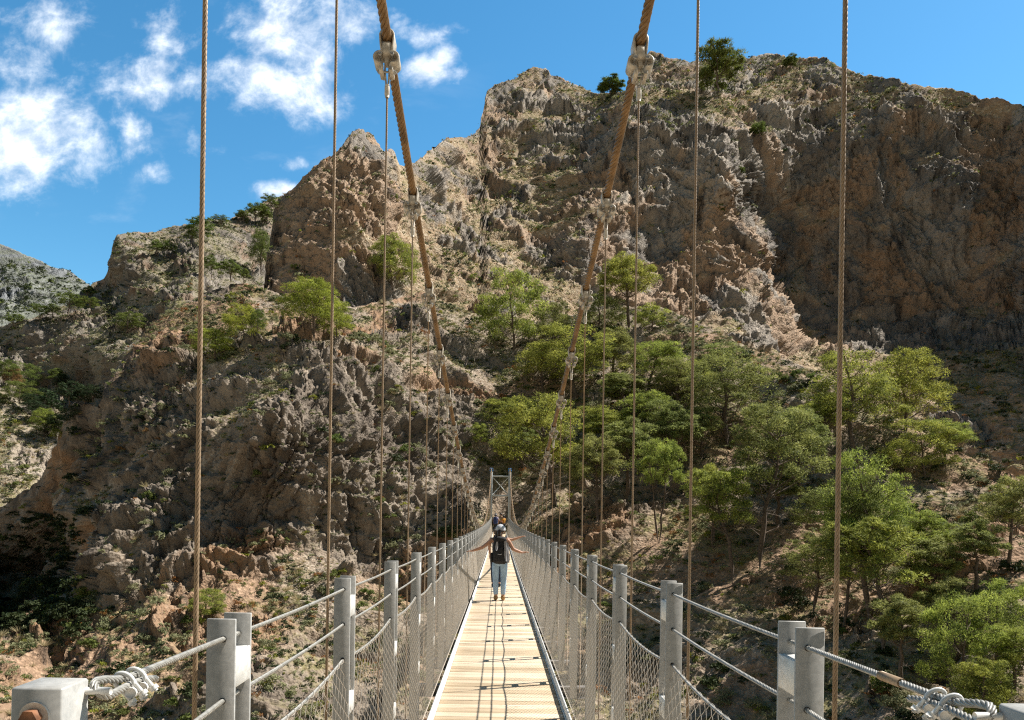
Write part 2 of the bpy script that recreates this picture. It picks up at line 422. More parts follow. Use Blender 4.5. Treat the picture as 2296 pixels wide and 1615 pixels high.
layer('cliff', SKY, 1230,
      [(590, 700, 128), (600, 640, 132), (640, 500, 138), (660, 640, 128), (700, 420, 142), (740, 560, 131), (740, 650, 127), (803, 300, 150), (800, 420, 141), (860, 360, 152), (860, 480, 142), (880, 600, 132), (910, 420, 160), (950, 380, 176),
       (950, 520, 158), (1010, 320, 205), (1000, 450, 178), (960, 640, 138), (1050, 600, 150), (1100, 700, 132), (1075, 450, 192), (1090, 330, 215), (1090, 210, 252), (1205, 155, 262), (1205, 240, 245), (1330, 215, 262), (1180, 300, 222), (1250, 400, 196),
       (1150, 520, 176), (1230, 580, 168), (1240, 500, 182), (1290, 560, 160), (1330, 430, 182), (1400, 228, 214), (1400, 275, 196), (1400, 420, 184), (1350, 620, 160), (1320, 690, 150), (1460, 120, 250), (1480, 200, 228), (1500, 262, 198), (1500, 420, 183), (1500, 600, 170), (1500, 680, 160), (1600, 225, 208), (1600, 285, 190),
       (1600, 200, 226), (1600, 480, 176), (1600, 640, 166), (1600, 715, 156), (1640, 420, 172), (1625, 340, 180), (1700, 125, 252), (1700, 180, 236), (1700, 230, 212), (1700, 300, 200), (1705, 480, 198), (1690, 540, 176), (1740, 620, 196), (1725, 640, 168), (1800, 745, 180), (1765, 745, 158), (1745, 790, 146), (1800, 300, 204), (1800, 400, 200), (1850, 600, 190), (1900, 178, 218), (1900, 300, 198), (1930, 520, 188),
       (1900, 740, 178), (2000, 205, 204), (2050, 400, 190), (2060, 560, 183), (2050, 730, 172), (2150, 220, 203), (2200, 420, 184), (2200, 650, 174), (2200, 745, 168), (2296, 250, 194), (2296, 450, 180), (2296, 715, 166), (2200, 800, 146), (1900, 800, 162), (2050, 820, 150), (2200, 880, 128), (2296, 860, 122), (2200, 1050, 104),
       (2000, 1000, 120), (1800, 900, 136), (1300, 900, 118), (1500, 900, 128), (1000, 800, 118), (700, 760, 118), (560, 760, 126), (700, 1200, 95), (1200, 1200, 95), (1700, 1200, 98), (2400, 1200, 88), (2470, 250, 150), (2470, 500, 144), (2470, 800, 128), (2600, 100, 128), (2600, 500, 122), (2600, 900, 100), (2800, 300, 112)],
      2.9, M_ROCK_CLIFF,
      lambda x, y: np.where((x > 1300) & (y > 240 + .02 * (x - 1300)) & (y < 790), 1.05, np.where((x < 885) & (y < 680), 1.05, np.where((y < 205) & (x > 1380) & (x < 1900), .85, np.where((x < 1300) & (y < 300), .8, np.where(y > 790, .2, .42))))),
      back=90, seed=60, amp=.95, jag=1.7, vert=2.6, ledge=.25,
      calm=lambda x, y: 1 - .5 * np.exp(-((x - 668) / 85.)**4 - ((y - 540) / 130.)**4) - .12 * np.exp(-((x - 1990) / 330.)**4 - ((y - 500) / 230.)**4) - .25 * np.exp(-((x - 1400) / 130.)**4 - ((y - 480) / 190.)**4),
      stainf=lambda x, y: .75 * np.exp(-((x - 668) / 75.)**4 - ((y - 540) / 130.)**4) + .45 * np.exp(-((x - 1350) / 90.)**2 - ((y - 520) / 150.)**2) + .4 * np.exp(-((x - 2010) / 150.)**2 - ((y - 640) / 90.)**2) + .3 * np.exp(-((x - 2250) / 120.)**2 - ((y - 560) / 160.)**2) + .3 * np.exp(-((x - 1530) / 60.)**2 - ((y - 420) / 120.)**2))
# -------- sunlit bank on the far left
layer('bank', [(-260, 800), (-120, 820), (0, 876), (30, 902), (60, 926), (95, 958), (126, 990), (160, 1030), (200, 1080)], 1330,
      [(-200, 820, 150), (0, 880, 140), (60, 930, 135), (126, 990, 128), (0, 1000, 122), (100, 1080, 115), (-200, 1000, 120), (0, 1150, 108), (0, 1320, 96), (200, 1320, 96), (200, 1080, 116), (-200, 1320, 96)],
      2.8, M_SLOPE, lambda x, y: .45 + 0 * x, back=25, seed=70, amp=.55, jag=.5, strata=.55)
# -------- the spur, the tower hillside and the pine slope: the bank the bridge lands on
RID = [(-260, 1180), (-100, 1160), (0, 1140), (50, 1110), (90, 1077), (128, 1000), (140, 955), (150, 927), (165, 904), (190, 908), (225, 914), (233, 890), (240, 860), (268, 822), (300, 780), (325, 750), (350, 725), (400, 690), (450, 662), (520, 640), (590, 648), (640, 668), (700, 690), (800, 690), (900, 668), (950, 655),
       (1000, 680), (1100, 720), (1200, 722), (1300, 705), (1400, 690), (1480, 690), (1520, 705), (1560, 722), (1640, 760), (1700, 790), (1760, 806), (1850, 842), (1930, 892), (2000, 942), (2080, 985), (2150, 1015), (2220, 1055), (2296, 1092), (2400, 1150), (2560, 1220)]
layer('hillside', RID, 2150,
      [(-200, 2140, 26), (600, 2140, 30), (1120, 2140, 32), (1700, 2140, 27), (2500, 2140, 22), (-200, 1180, 100), (0, 1140, 97), (90, 1080, 92), (40, 1190, 92), (110, 1180, 88), (60, 1280, 98), (130, 1280, 92), (110, 1325, 96), (20, 1350, 100), (60, 1375, 96), (0, 1420, 84), (0, 1480, 46), (0, 1620, 38), (-200, 1500, 42), (165, 905, 90), (225, 915, 87), (150, 1000, 88), (180, 1100, 84), (205, 1160, 69), (155, 1200, 86), (160, 1260, 88), (175, 1300, 72), (215, 1250, 63.5), (110, 1370, 68), (60, 1420, 62), (110, 1480, 55), (80, 1620, 44),
       (300, 785, 96), (350, 730, 99), (260, 900, 80), (300, 1000, 73), (280, 1150, 66), (320, 1280, 61), (250, 1400, 56), (350, 1450, 52), (300, 1600, 44), (200, 1500, 50), (400, 695, 104), (420, 800, 84), (450, 900, 74), (450, 1050, 67.5), (450, 1200, 63.5), (450, 1310, 59.5), (480, 1450, 50), (480, 1615, 42), (520, 645, 108), (590, 655, 112), (540, 770, 88), (700, 700, 106), (640, 740, 90), (720, 752, 86), (700, 830, 75), (610, 900, 66),
       (620, 1050, 64.5), (580, 1200, 63.8), (600, 1320, 61.5), (640, 1450, 51), (700, 1560, 48), (680, 1680, 40), (760, 950, 68.5), (780, 1100, 67), (760, 1230, 66.5), (840, 1000, 71), (850, 1150, 69), (860, 1280, 68.6), (850, 1400, 58), (850, 1550, 50), (830, 800, 84), (900, 680, 112), (940, 760, 96), (920, 900, 82), (950, 1050, 75), (980, 1180, 70), (1000, 1300, 66), (1000, 1450, 58), (1000, 1650, 48),
       (1000, 690, 112), (1100, 725, 112), (1060, 830, 93), (1120, 930, 86), (1120, 1020, 84), (1120, 1080, 80), (1120, 1150, 77), (1120, 1190, 75), (1120, 1206, 70.5), (1120, 1240, 69.5), (1120, 1350, 66), (1120, 1500, 56), (1120, 1700, 46), (1200, 730, 110), (1200, 870, 92), (1230, 1010, 82), (1250, 1150, 71.5), (1230, 1200, 68), (1300, 710, 112), (1300, 820, 96), (1350, 950, 84), (1380, 1120, 72), (1370, 1260, 65), (1350, 1450, 58), (1400, 1620, 50), (1480, 695, 112), (1500, 800, 97), (1480, 950, 82),
       (1480, 1100, 72), (1480, 1210, 66), (1500, 1350, 58.5), (1560, 1500, 51), (1600, 730, 104), (1620, 820, 93), (1640, 950, 80), (1640, 1100, 69), (1650, 1310, 57), (1700, 795, 98), (1760, 812, 93), (1850, 850, 86), (1800, 950, 77), (1780, 1100, 67), (1750, 1280, 57.5), (1740, 1450, 50), (1750, 1650, 42), (1930, 900, 82), (1950, 1050, 67), (1920, 1200, 59), (1900, 1350, 53), (1900, 1450, 49), (1950, 1620, 41),
       (2000, 950, 79), (2150, 1022, 71), (2100, 1150, 60), (2100, 1300, 52), (2100, 1500, 43), (2296, 1100, 63), (2260, 1250, 52), (2296, 1400, 44), (2296, 1620, 35), (2500, 1250, 52), (2500, 1600, 32)],
      2.5, M_ROCK_NEAR,
      lambda x, y: np.where((x > 1050) & (y > 900), .12, np.where(x > 1050, .25, np.where((x < 870) & (y > 780) & (y < 1340), .88, .55))),
      back=30, seed=80, amp=.72, vert=1.4, rough=.50, stainf=lambda x, y: np.where((x > 1080) & (y > 930), .45 * sstep(900, 1000, y), .12),
      calm=lambda x, y: 1 - .85 * np.exp(-((x - 1120) / 75.)**2 - ((y - 1130) / 120.)**2))
# ------------------------------------------------------------------ light and sky
SUN_EL, SUN_AZ = R(52), R(23)       # azimuth from +X towards +Y
SD = Vector((math.cos(SUN_EL) * math.cos(SUN_AZ), math.cos(SUN_EL) * math.sin(SUN_AZ), math.sin(SUN_EL)))
sl = bpy.data.lights.new('sun', 'SUN'); sl.energy = 5.0; sl.angle = R(.5); sl.color = (1.0, .955, .875)
so = link('sun', sl); so.rotation_euler = SD.to_track_quat('Z', 'Y').to_euler()
w = bpy.data.worlds.new('World'); scene.world = w; w.use_nodes = True
t = NT(w.node_tree); bg = w.node_tree.nodes['Background']
skyn = t.new('ShaderNodeTexSky', sky_type='NISHITA', sun_disc=False, sun_elevation=SUN_EL, sun_rotation=math.pi / 2 - SUN_AZ, altitude=600, air_density=1.0, dust_density=.35, ozone_density=1.6)
hsv = t.new('ShaderNodeHueSaturation'); hsv.inputs['Saturation'].default_value = 1.28; t.link(t.mix(1.0, skyn.outputs[0], (.98, 1.12, 1.04), 'MULTIPLY'), hsv.inputs['Color'])
tc = t.new('ShaderNodeTexCoord').outputs['Generated']
sp = t.new('ShaderNodeSeparateXYZ'); t.link(tc, sp.inputs[0])
yy = t.math('MAXIMUM', sp.outputs[1], .02)
cu = t.math('DIVIDE', sp.outputs[0], yy); cv = t.math('DIVIDE', sp.outputs[2], yy)
cb = t.new('ShaderNodeCombineXYZ'); t.link(cu, cb.inputs[0]); t.link(cv, cb.inputs[1])
uv = cb.outputs[0]
BLOBS = [(110, 345, 150, 80, .82), (60, 270, 110, 65, .72), (170, 260, 110, 55, .62), (130, 60, 95, 60, .8), (35, 130, 70, 55, .75), (330, 180, 110, 60, .95), (370, 80, 70, 55, .8), (410, 200, 60, 40, .8), (230, 130, 60, 50, .5), (610, 185, 130, 62, .95),
         (640, 60, 120, 75, .95), (770, 40, 110, 70, .9), (700, 110, 90, 50, .8), (940, 68, 75, 30, .8), (955, 160, 62, 26, .8), (1000, 128, 26, 38, .7), (310, 310, 42, 58, .9), (332, 385, 34, 28, .75), (428, 312, 40, 28, .7), (487, 335, 30, 14, .65),
         (620, 430, 75, 22, .95), (540, 385, 30, 22, .5), (655, 372, 26, 14, .5), (860, 20, 60, 40, .7)]
acc = None
for (bx, by, rx_, ry_, s_) in BLOBS:
    X, Z = ray(bx, by)
    n = t.new('ShaderNodeVectorMath', operation='SUBTRACT'); t.link(uv, n.inputs[0]); n.inputs[1].default_value = (float(X), float(Z), 0)
    n2 = t.new('ShaderNodeVectorMath', operation='MULTIPLY'); t.link(n.outputs[0], n2.inputs[0]); n2.inputs[1].default_value = (FPX / rx_ / 1.12, FPX / ry_ / 1.12, 0)
    n3 = t.new('ShaderNodeVectorMath', operation='LENGTH'); t.link(n2.outputs[0], n3.inputs[0])
    f = t.math('MULTIPLY', t.rng(n3.outputs['Value'], 0., 2.1, 1., 0.), s_)
    acc = f if acc is None else t.math('MAXIMUM', acc, f)
cn = t.noise(uv, 7.0, 10, .64, .25); cn2 = t.noise(t.mapping(uv, (1, 1.2, 1)), 22.0, 8, .62, .3)
fld = t.math('ADD', t.math('MULTIPLY', acc, .92), t.math('MULTIPLY', t.math('SUBTRACT', cn, .5), 2.9))
fld = t.math('ADD', fld, t.math('MULTIPLY', t.math('SUBTRACT', cn2, .5), .9))
cl = t.math('MULTIPLY', t.rng(fld, .27, 1.3), t.rng(acc, .0, .22))
wisp = t.math('MULTIPLY', t.rng(t.noise(t.mapping(uv, (1, 2.5, 1), (0, 0, .9)), 4., 6, .6, .3), .55, .8), t.rng(cu, .02, -.25))
cl = t.math('MAXIMUM', cl, t.math('MULTIPLY', wisp, .22))
shade = t.mix(t.rng(cn2, .35, .65), (5.4, 5.9, 6.6), (8.2, 8.4, 8.6))
skc = t.mix(cl, hsv.outputs[0], shade)
# unseen sky overhead and behind the camera, dimmed and warmed to cut blue fill
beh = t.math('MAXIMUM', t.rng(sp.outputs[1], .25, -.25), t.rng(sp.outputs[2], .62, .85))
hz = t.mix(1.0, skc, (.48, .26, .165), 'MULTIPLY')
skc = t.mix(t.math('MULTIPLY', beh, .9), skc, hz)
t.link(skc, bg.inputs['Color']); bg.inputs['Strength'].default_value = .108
scene.view_settings.view_transform = 'Standard'; scene.view_settings.look = 'None'
scene.view_settings.exposure = 0.75; scene.view_settings.gamma = 1.0
scene.cycles.use_denoising = False; scene.cycles.filter_width = 1.2; scene.cycles.sample_clamp_indirect = 3.0
scene.cycles.max_bounces = 6; scene.cycles.diffuse_bounces = 3; scene.cycles.transmission_bounces = 3; scene.cycles.transparent_max_bounces = 6
# ------------------------------------------------------------------ bridge materials
def steel_mat(name, c1, c2, rough=.5, metal=.35):
    m, t, p = new_mat(name)
    tc = t.new('ShaderNodeTexCoord').outputs['Object']
    a = t.noise(tc, 46., 6, .7, .5); b = t.noise(t.mapping(tc, (70, 70, 9)), 1., 4, .6); s = t.vor(tc, 85.)
    f = t.math('ADD', t.math('MULTIPLY', a, .65), t.math('MULTIPLY', b, .35))
    c = t.mix(t.rng(a, .3, .7), c1, c2)
    c = t.mix(t.math('MULTIPLY', t.rng(s.outputs['Color'], .2, .8), .30), c, c1)
    t.link(c, p.inputs['Base Color']); p.inputs['Metallic'].default_value = metal
    t.link(t.rng(a, .2, .8, rough - .12, rough + .18), p.inputs['Roughness'])
    return m
M_GALV = steel_mat('galvanised_steel', (.35, .338, .315), (.47, .457, .43), .55, .1)
M_GALV_PALE = steel_mat('pale_steel', (.60, .585, .55), (.76, .75, .72), .5, .1)
M_TOWER = steel_mat('tower_steel', (.50, .53, .53), (.64, .67, .66), .5, .15)
M_BLUE = simple_mat('blue_paint', (.04, .26, .62), .4, 0, .15)
M_DARKSTEEL = steel_mat('dark_steel', (.10, .09, .085), (.19, .175, .165), .6, .3)
M_ROPE = simple_mat('steel_rope', (.44, .42, .38), .45, .3, .2, 60)
M_CABLE = simple_mat('greased_cable', (.28, .160, .066), .5, .15, .26, 7)
M_HANGER = simple_mat('hanger_wire', (.37, .255, .155), .5, .2, .16, 25)
M_NET = simple_mat('net_wire', (.60, .52, .43), .45, .1, .1, 40)
M_CLAMP = simple_mat('cast_clamp', (.66, .575, .46), .45, .0, .22, 24)
M_RUST = simple_mat('rusty_bolt', (.30, .13, .06), .7, .1, .3, 60)

def wood_mat():
    m, t, p = new_mat('deck_wood')
    pos = t.new('ShaderNodeNewGeometry').outputs['Position']; tint = t.attr('tint')
    off = t.new('ShaderNodeCombineXYZ'); t.link(t.math('MULTIPLY', tint, 37.), off.inputs[0]); t.link(t.math('MULTIPLY', tint, 11.), off.inputs[2])
    v = t.new('ShaderNodeVectorMath', operation='ADD'); t.link(pos, v.inputs[0]); t.link(off.outputs[0], v.inputs[1])
    g = t.noise(t.mapping(v.outputs[0], (1.4, 60, 8)), 1.0, 6, .62, .5); g2 = t.noise(t.mapping(v.outputs[0], (.7, 9, 2)), 1., 4, .5, 1.)
    c = t.mix(t.rng(g, .38, .62), (.54, .405, .255), (.72, .575, .405))
    c = t.mix(t.math('MULTIPLY', t.rng(g2, .55, .7), .4), c, (.40, .26, .13))
    c = t.mix(t.math('MULTIPLY', t.rng(t.noise(pos, 1.6, 5, .65), .45, .7), .32), c, (.30, .22, .14))
    kn = t.vor(t.mapping(v.outputs[0], (3.2, 11, 3)), 1.0)
    c = t.mix(t.rng(kn.outputs['Distance'], .10, .03), c, (.22, .12, .055))
    h = t.new('ShaderNodeHueSaturation'); t.link(c, h.inputs['Color']); t.link(t.rng(tint, 0, 1, .72, 1.12, False), h.inputs['Value']); t.link(t.rng(tint, 0, 1, 1.1, .85, False), h.inputs['Saturation'])
    t.link(h.outputs[0], p.inputs['Base Color']); p.inputs['Roughness'].default_value = .7
    t.link(t.bump(g, .25, .004), p.inputs['Normal'])
    return m
M_WOOD = wood_mat()

# ------------------------------------------------------------------ bridge geometry
L, SAG, CX = 67.5, .26, .045
def zdeck(y):
    y = np.asarray(y, float); q = np.clip(y / L, -.1, 1.05)
    return -4 * SAG * q * (1 - q)
def zcable(y): return 1.08 + .00407 * (np.asarray(y, float) - 34.3)**2
Y0, DY, NS = 1.944, 1.5, 44
ST = Y0 + DY * np.arange(NS)
DXC, DHW = .026, .55
bridge = empty('suspension_bridge', (0, 0, 0))
tag(bridge, 'narrow steel rope suspension bridge with timber deck crossing the gorge', 'bridge')

mb = MB(); y = -.3; rs = random.Random(4)
while y < L + .6:
    wd = .143; yc = y + wd / 2; z = float(zdeck(yc))
    sl_ = float(zdeck(yc + .1) - zdeck(yc - .1)) / .2
    M = Matrix.Rotation(math.atan(sl_) + rs.uniform(-.006, .006), 3, 'X')
    mb.bevel_box((DXC + rs.uniform(-.004, .004), yc, z - .0225 + rs.uniform(-.0015, .0015)), (2 * DHW, wd, .045), .003, M, rs.random())
    y += wd + .0075
mb.build('deck', M_WOOD, bridge)

# kerb angles on both edges, in lengths with small gaps
for sx in (-1, 1):
    mb = MB(); y = -.3
    while y < L + .4:
        y1 = min(y + 2.99, L + .5); ys = np.linspace(y, y1, 7)
        xi = DXC + sx * (DHW + .004)
        prof = np.array([(xi, -.06), (xi, .078), (xi + sx * .007, .080), (xi + sx * .014, .078), (xi + sx * .010, .06), (xi + sx * .007, -.06)])
        V = np.array([[px_, yy, pz_ + float(zdeck(yy))] for yy in ys for px_, pz_ in prof]); F = []
        for q in range(len(ys) - 1):
            for r_ in range(6): F.append([q * 6 + r_, q * 6 + (r_ + 1) % 6, q * 6 + 6 + (r_ + 1) % 6, q * 6 + 6 + r_])
        for e_ in (0, 6 * (len(ys) - 1)): F += [[e_, e_ + 1, e_ + 4, e_ + 5], [e_ + 1, e_ + 2, e_ + 3, e_ + 4]]
        mb.add(V, F)
        y = y1 + .012
    mb.build('kerb_angle', M_GALV_PALE, bridge)
    mb = MB(); ys = np.linspace(-.3, L + .4, 60); xo = DXC + sx * (DHW - .010)
    V = np.array([[xo + sx * q_, yy, float(zdeck(yy)) + z_] for yy in ys for q_, z_ in ((0, .003), (0, .007), (.0135, .007), (.0135, .003))]); F = [[q * 4 + r_, q * 4 + (r_ + 1) % 4, q * 4 + 4 + (r_ + 1) % 4, q * 4 + 4 + r_] for q in range(59) for r_ in range(4)]
    mb.add(V, F); mb.build('edge_strip', M_GALV_PALE, bridge)

# cross beams under the deck
mb = MB(); hw = .90
for zz, sz in ((.0, (2 * hw, .10, .010)), (-.11, (2 * hw, .10, .010)), (-.055, (2 * hw, .010, .10))): mb.box((CX, 0, zz - .055), sz)
bm_me = mb.mesh('cross_beam')
for k, y in enumerate(ST):
    o = link('cross_beam', bm_me, bridge, M_DARKSTEEL); o.location = (0, y + .06, float(zdeck(y)))
mb = MB()
for sx in (-1, 1):
    ys = np.linspace(0, L, 46)
    mb.tube(np.stack([ys * 0 + DXC + sx * .45, ys, zdeck(ys) - .075], 1), .028, 6)
mb.build('stringer', M_DARKSTEEL, bridge)

# posts: two flat plates with spacer blocks between them
PH, PW, PT, GAP = 1.357, .072, .008, .12
PHW = .735
def post_meshes():
    mb = MB()
    for dy in (0, GAP): mb.bevel_box((0, dy, (PH - .16) / 2), (PW, PT, PH + .16), .0015)
    me = mb.mesh('post')
    ms = []
    for zt in (.085, .52, .92):
        s = MB(); h = .088
        for xx in (PW / 2 - .004, ): s.bevel_box((xx, GAP / 2, PH - zt - h / 2), (.008, GAP - PT, h), .002)
        s.bevel_box((0, GAP / 2, PH - zt - .004), (PW - .014, GAP - PT, .008), .002)
        ms.append(s.mesh('spacer_block'))
    hs = []
    for zt in (.05, .205, .36):
        h = MB(); h.cyl((.006, -.0045, PH - zt), (.006, -.0065, PH - zt), .0085, 12); hs.append(h.mesh('rope_hole_disc'))  # black discs stand in for the shade inside the rope holes
    return me, ms, hs
post_me, spacer_mes, hole_disc_me = post_meshes()
M_BLACK = simple_mat('hole_shade_black', (.02, .018, .016), .7)
for k, y in enumerate(ST):
    for sx in (-1, 1):
        p = link('post', post_me, bridge, M_GALV); p.location = (CX + sx * PHW, y, float(zdeck(y))); p.scale = (-sx, 1, 1)
        if k < 16:
            for s in spacer_mes: link('spacer_block', s, p, M_GALV_PALE)
        if k < 8:
            for g_ in hole_disc_me: link('rope_hole_disc', g_, p, M_BLACK)

# twisted ropes
def helix(mb, path, R0, rs_, pitch, n=6, sides=5, hand=1, a=0.):
    path = np.asarray(path, float)
    s = np.concatenate([[0], np.cumsum(np.linalg.norm(np.diff(path, axis=0), axis=1))])
    T = np.gradient(path, axis=0); T /= np.linalg.norm(T, axis=1)[:, None]
    ref = np.array([1., 0, 0]) if abs(T[:, 0]).mean() < .7 else np.array([0, 0, 1.])
    N = np.cross(T, ref); N /= np.linalg.norm(N, axis=1)[:, None]; B = np.cross(T, N)
    for i in range(n):
        th = hand * 2 * np.pi * s / pitch + 2 * np.pi * i / n
        mb.tube(path + R0 * (np.cos(th)[:, None] * N + np.sin(th)[:, None] * B), rs_, sides, True, a)
def resample(f, a, b, step):
    ys = np.linspace(a, b, int((b - a) / step) + 2); return f(ys)

for sx in (-1, 1):
    mb = MB(); cyc = lambda ys: np.stack([ys * 0 + CX + sx * .80, ys, zcable(ys)], 1)
    helix(mb, resample(cyc, -3.0, 22., .028),   .0202, .0113, .30, 6, 6, 1)
    helix(mb, resample(cyc, 22., L, .05),   .0202, .0113, .30, 6, 4, 1)
    mb.build('main_cable', M_CABLE, bridge, True)

# clamp: omega strap over the cable, saddle block, bolts, lower flanges
def clamp_meshes():
    pr = [(-.026, -.236), (-.026, -.205), (-.030, -.190)]
    c = (-.042, -.142)
    for a in np.linspace(-80, -290, 10): pr.append((c[0] + .040 * math.cos(R(a)), c[1] + .040 * math.sin(R(a))))
    pr += [(-.034, -.095), (-.040, -.055), (-.044, -.01)]
    for a in np.linspace(175, 90, 7): pr.append((.046 * math.cos(R(a)), .012 + .046 * math.sin(R(a))))
    pr = np.array(pr); pr = np.concatenate([pr, (pr[:-1] * [-1, 1])[::-1]])
    T = np.gradient(pr, axis=0); T /= np.linalg.norm(T, axis=1)[:, None]; Nn = np.stack([-T[:, 1], T[:, 0]], 1)
    a, b = pr + Nn * .0055, pr - Nn * .0055; m = len(pr); V = []
    for yy in (-.055, .055):
        for q in (a, b): V += [[x, yy, z] for x, z in q]
    F = []
    for i in range(m - 1):
        F += [[i, i + 1, m + i + 1, m + i], [2 * m + i + 1, 2 * m + i, 3 * m + i, 3 * m + i + 1], [i + 1, i, 2 * m + i, 2 * m + i + 1], [m + i, m + i + 1, 3 * m + i + 1, 3 * m + i]]
    for e in (0, m - 1): F.append([e, m + e, 3 * m + e, 2 * m + e])
    s = MB(); s.add(V, F)
    for sx in (-1, 1): s.bevel_box((sx * .036, 0, -.222), (.020, .10, .034), .004)
    strap = s.mesh('cable_clamp')
    s = MB(); s.bevel_box((0, -.004, -.078), (.060, .112, .088), .010); s.bevel_box((0, 0, -.14), (.030, .06, .05), .004); sad = s.mesh('saddle_block')
    s = MB()
    for sx in (-1, 1):
        s.cyl((sx * .040, -.072, -.128), (sx * .040, .068, -.128), .0075, 8); s.cyl((sx * .040, -.078, -.128), (sx * .040, -.060, -.128), .0135, 6)
    s.cyl((-.062, 0, -.215), (.066, 0, -.215), .007, 8); s.cyl((.048, 0, -.215), (.060, 0, -.215), .014, 6); s.cyl((-.056, 0, -.215), (-.046, 0, -.215), .014, 6)
    bolts = s.mesh('clamp_bolts')
    s = MB()
    for sx in (-1, 1): s.tube([(sx * .013, -.01, -.125), (sx * .014, -.01, -.19), (sx * .006, 0, -.282)], .0062, 6)
    s.tube([(0, 0, -.272), (0, 0, -.285), (0, 0, -.335), (0, 0, -.352)], [.014, .0165, .0165, .012], 10)
    fer = s.mesh('hanger_socket')
    s = MB(); s.V = []
    allm = MB()
    return strap, sad, bolts, fer
strap_me, saddle_me, bolts_me, ferr_me = clamp_meshes()
def merged(name, mes):
    bm = bmesh.new()
    for m_ in mes: bm.from_mesh(m_)
    me = bpy.data.meshes.new(name); bm.to_mesh(me); bm.free(); return me
far_clamp_me = merged('cable_clamp', [strap_me, saddle_me, bolts_me])

for k, y in enumerate(ST):
    for sx in (-1, 1):
        x = CX + sx * .80; zc = float(zcable(y)); sl_ = float(zcable(y + .05) - zcable(y - .05)) / .1
        c = link('cable_clamp', strap_me if k < 12 else far_clamp_me, bridge, M_CLAMP); c.scale = (.95,) * 3 if k < 3 else (.84,) * 3; c.location = (x, y, zc); c.rotation_euler = (math.atan(sl_) * .5, 0, 0)
        if k < 12:
            link('saddle_block', saddle_me, c, M_CLAMP); link('clamp_bolts', bolts_me, c, M_GALV)
        top, bot = zc - .34, float(zdeck(y)) - .10
        mb = MB()
        if k < 4:
            ys = np.linspace(bot, top, int((top - bot) / .009)); helix(mb, np.stack([ys * 0 + x, ys * 0 + y, ys], 1), .0042, .0024, .085, 6, 5, 1)
        else: mb.cyl((x, y, bot), (x, y, top), .0062, 6)
        h = mb.build('hanger_rope', M_HANGER, bridge, True)
        f = link('hanger_socket', ferr_me, h, M_CLAMP); f.location = (x, y, zc)

# hand ropes, net rope
def sagline(x, drop, sag, y0, yend, step):
    ys = np.arange(y0, yend, step); ph = ((ys - Y0 - .03) / DY) % 1.0
    ph = np.where(ys < Y0, 0, ph)
    return np.stack([ys * 0 + x, ys, zdeck(ys) + PH - drop - sag * 4 * ph * (1 - ph)], 1)
NTX = .722
for sx in (-1, 1):
    for drop, sag in ((.05, .006), (.205, .008)):
        mb = MB(); x = CX + sx * (PHW - .006)
        helix(mb, sagline(x, drop, sag, 1.94, 9.0, .008), .0042, .0023, .075, 6, 5, 1)
        mb.tube(sagline(x, drop, sag, 9.0, L, .25), .0062, 6)
        mb.build('hand_rope', M_ROPE, bridge, True)
    mb = MB(); x = CX + sx * (PHW - .006)
    helix(mb, sagline(x, .36, .035, 1.94, 9.0, .008), .0042, .0023, .075, 6, 5, 1)
    mb.tube(sagline(x, .36, .035, 9.0, L, .1), .0062, 6)
    mb.build('net_rope', M_ROPE, bridge, True)
# wire net: zigzag wires between the net rope and the kerb
def zig_net(sx, ya, yb, wy, nz, r):
    ys = np.arange(ya, yb, wy); n = len(ys)
    q = np.arange(nz + 1)
    Y = ys[:, None] + np.where((q[None] + np.arange(n)[:, None]) % 2 == 0, wy * .47, -wy * .47)
    ph = ((Y - Y0 - .03) / DY) % 1.0
    ztop = zdeck(Y) + PH - .36 - .035 * 4 * ph * (1 - ph); zbot = zdeck(Y) + .03
    f = (q / nz)[None]
    Z = ztop + (zbot - ztop) * f
    belly = .012 * np.sin(f * np.pi)
    xt, xb_ = CX + sx * (PHW - .006), DXC + sx * (DHW + .066)
    X = xt + (xb_ - xt) * f - sx * belly + sx * .0012 * np.where((q[None] + np.arange(n)[:, None]) % 2 == 0, 1, -1)
    C = np.stack([X, Y, Z], -1)                              # n, nz+1, 3
    off = np.array([[r, 0, 0], [-r * .5, r * .87, 0], [-r * .5, -r * .87, 0]])
    V = (C[:, :, None] + off[None, None]).reshape(-1, 3)
    b = (np.arange(n)[:, None, None] * (nz + 1) + np.arange(nz)[None, :, None]) * 3
    j = np.arange(3)[None, None]; k = (j + 1) % 3
    F = np.stack([b + j, b + k, b + 3 + k, b + 3 + j], -1).reshape(-1, 4)
    return V, F
for sx in (-1, 1):
    mb = MB()
    mb.add(*zig_net(sx, 1.3, 22, .044, 30, .0014)); mb.add(*zig_net(sx, 22, 67, .088, 16, .0014))
    # lacing wire that ties the net to the rope
    ys = np.arange(1.3, 14, .011); cl_ = sagline(CX + sx * (PHW - .006), .36, .035, 1.3, 14, .011)
    th = ys * 2 * np.pi / .09; cl_[:, 0] += .0085 * np.cos(th); cl_[:, 2] += .0085 * np.sin(th); mb.tube(cl_, .0011, 3)
    ys = np.arange(1.3, 67, .25); mb.tube(np.stack([ys * 0 + DXC + sx * (DHW + .066), ys, zdeck(ys) + .03], 1), .004, 5)
    mb.build('wire_net', M_NET, bridge)

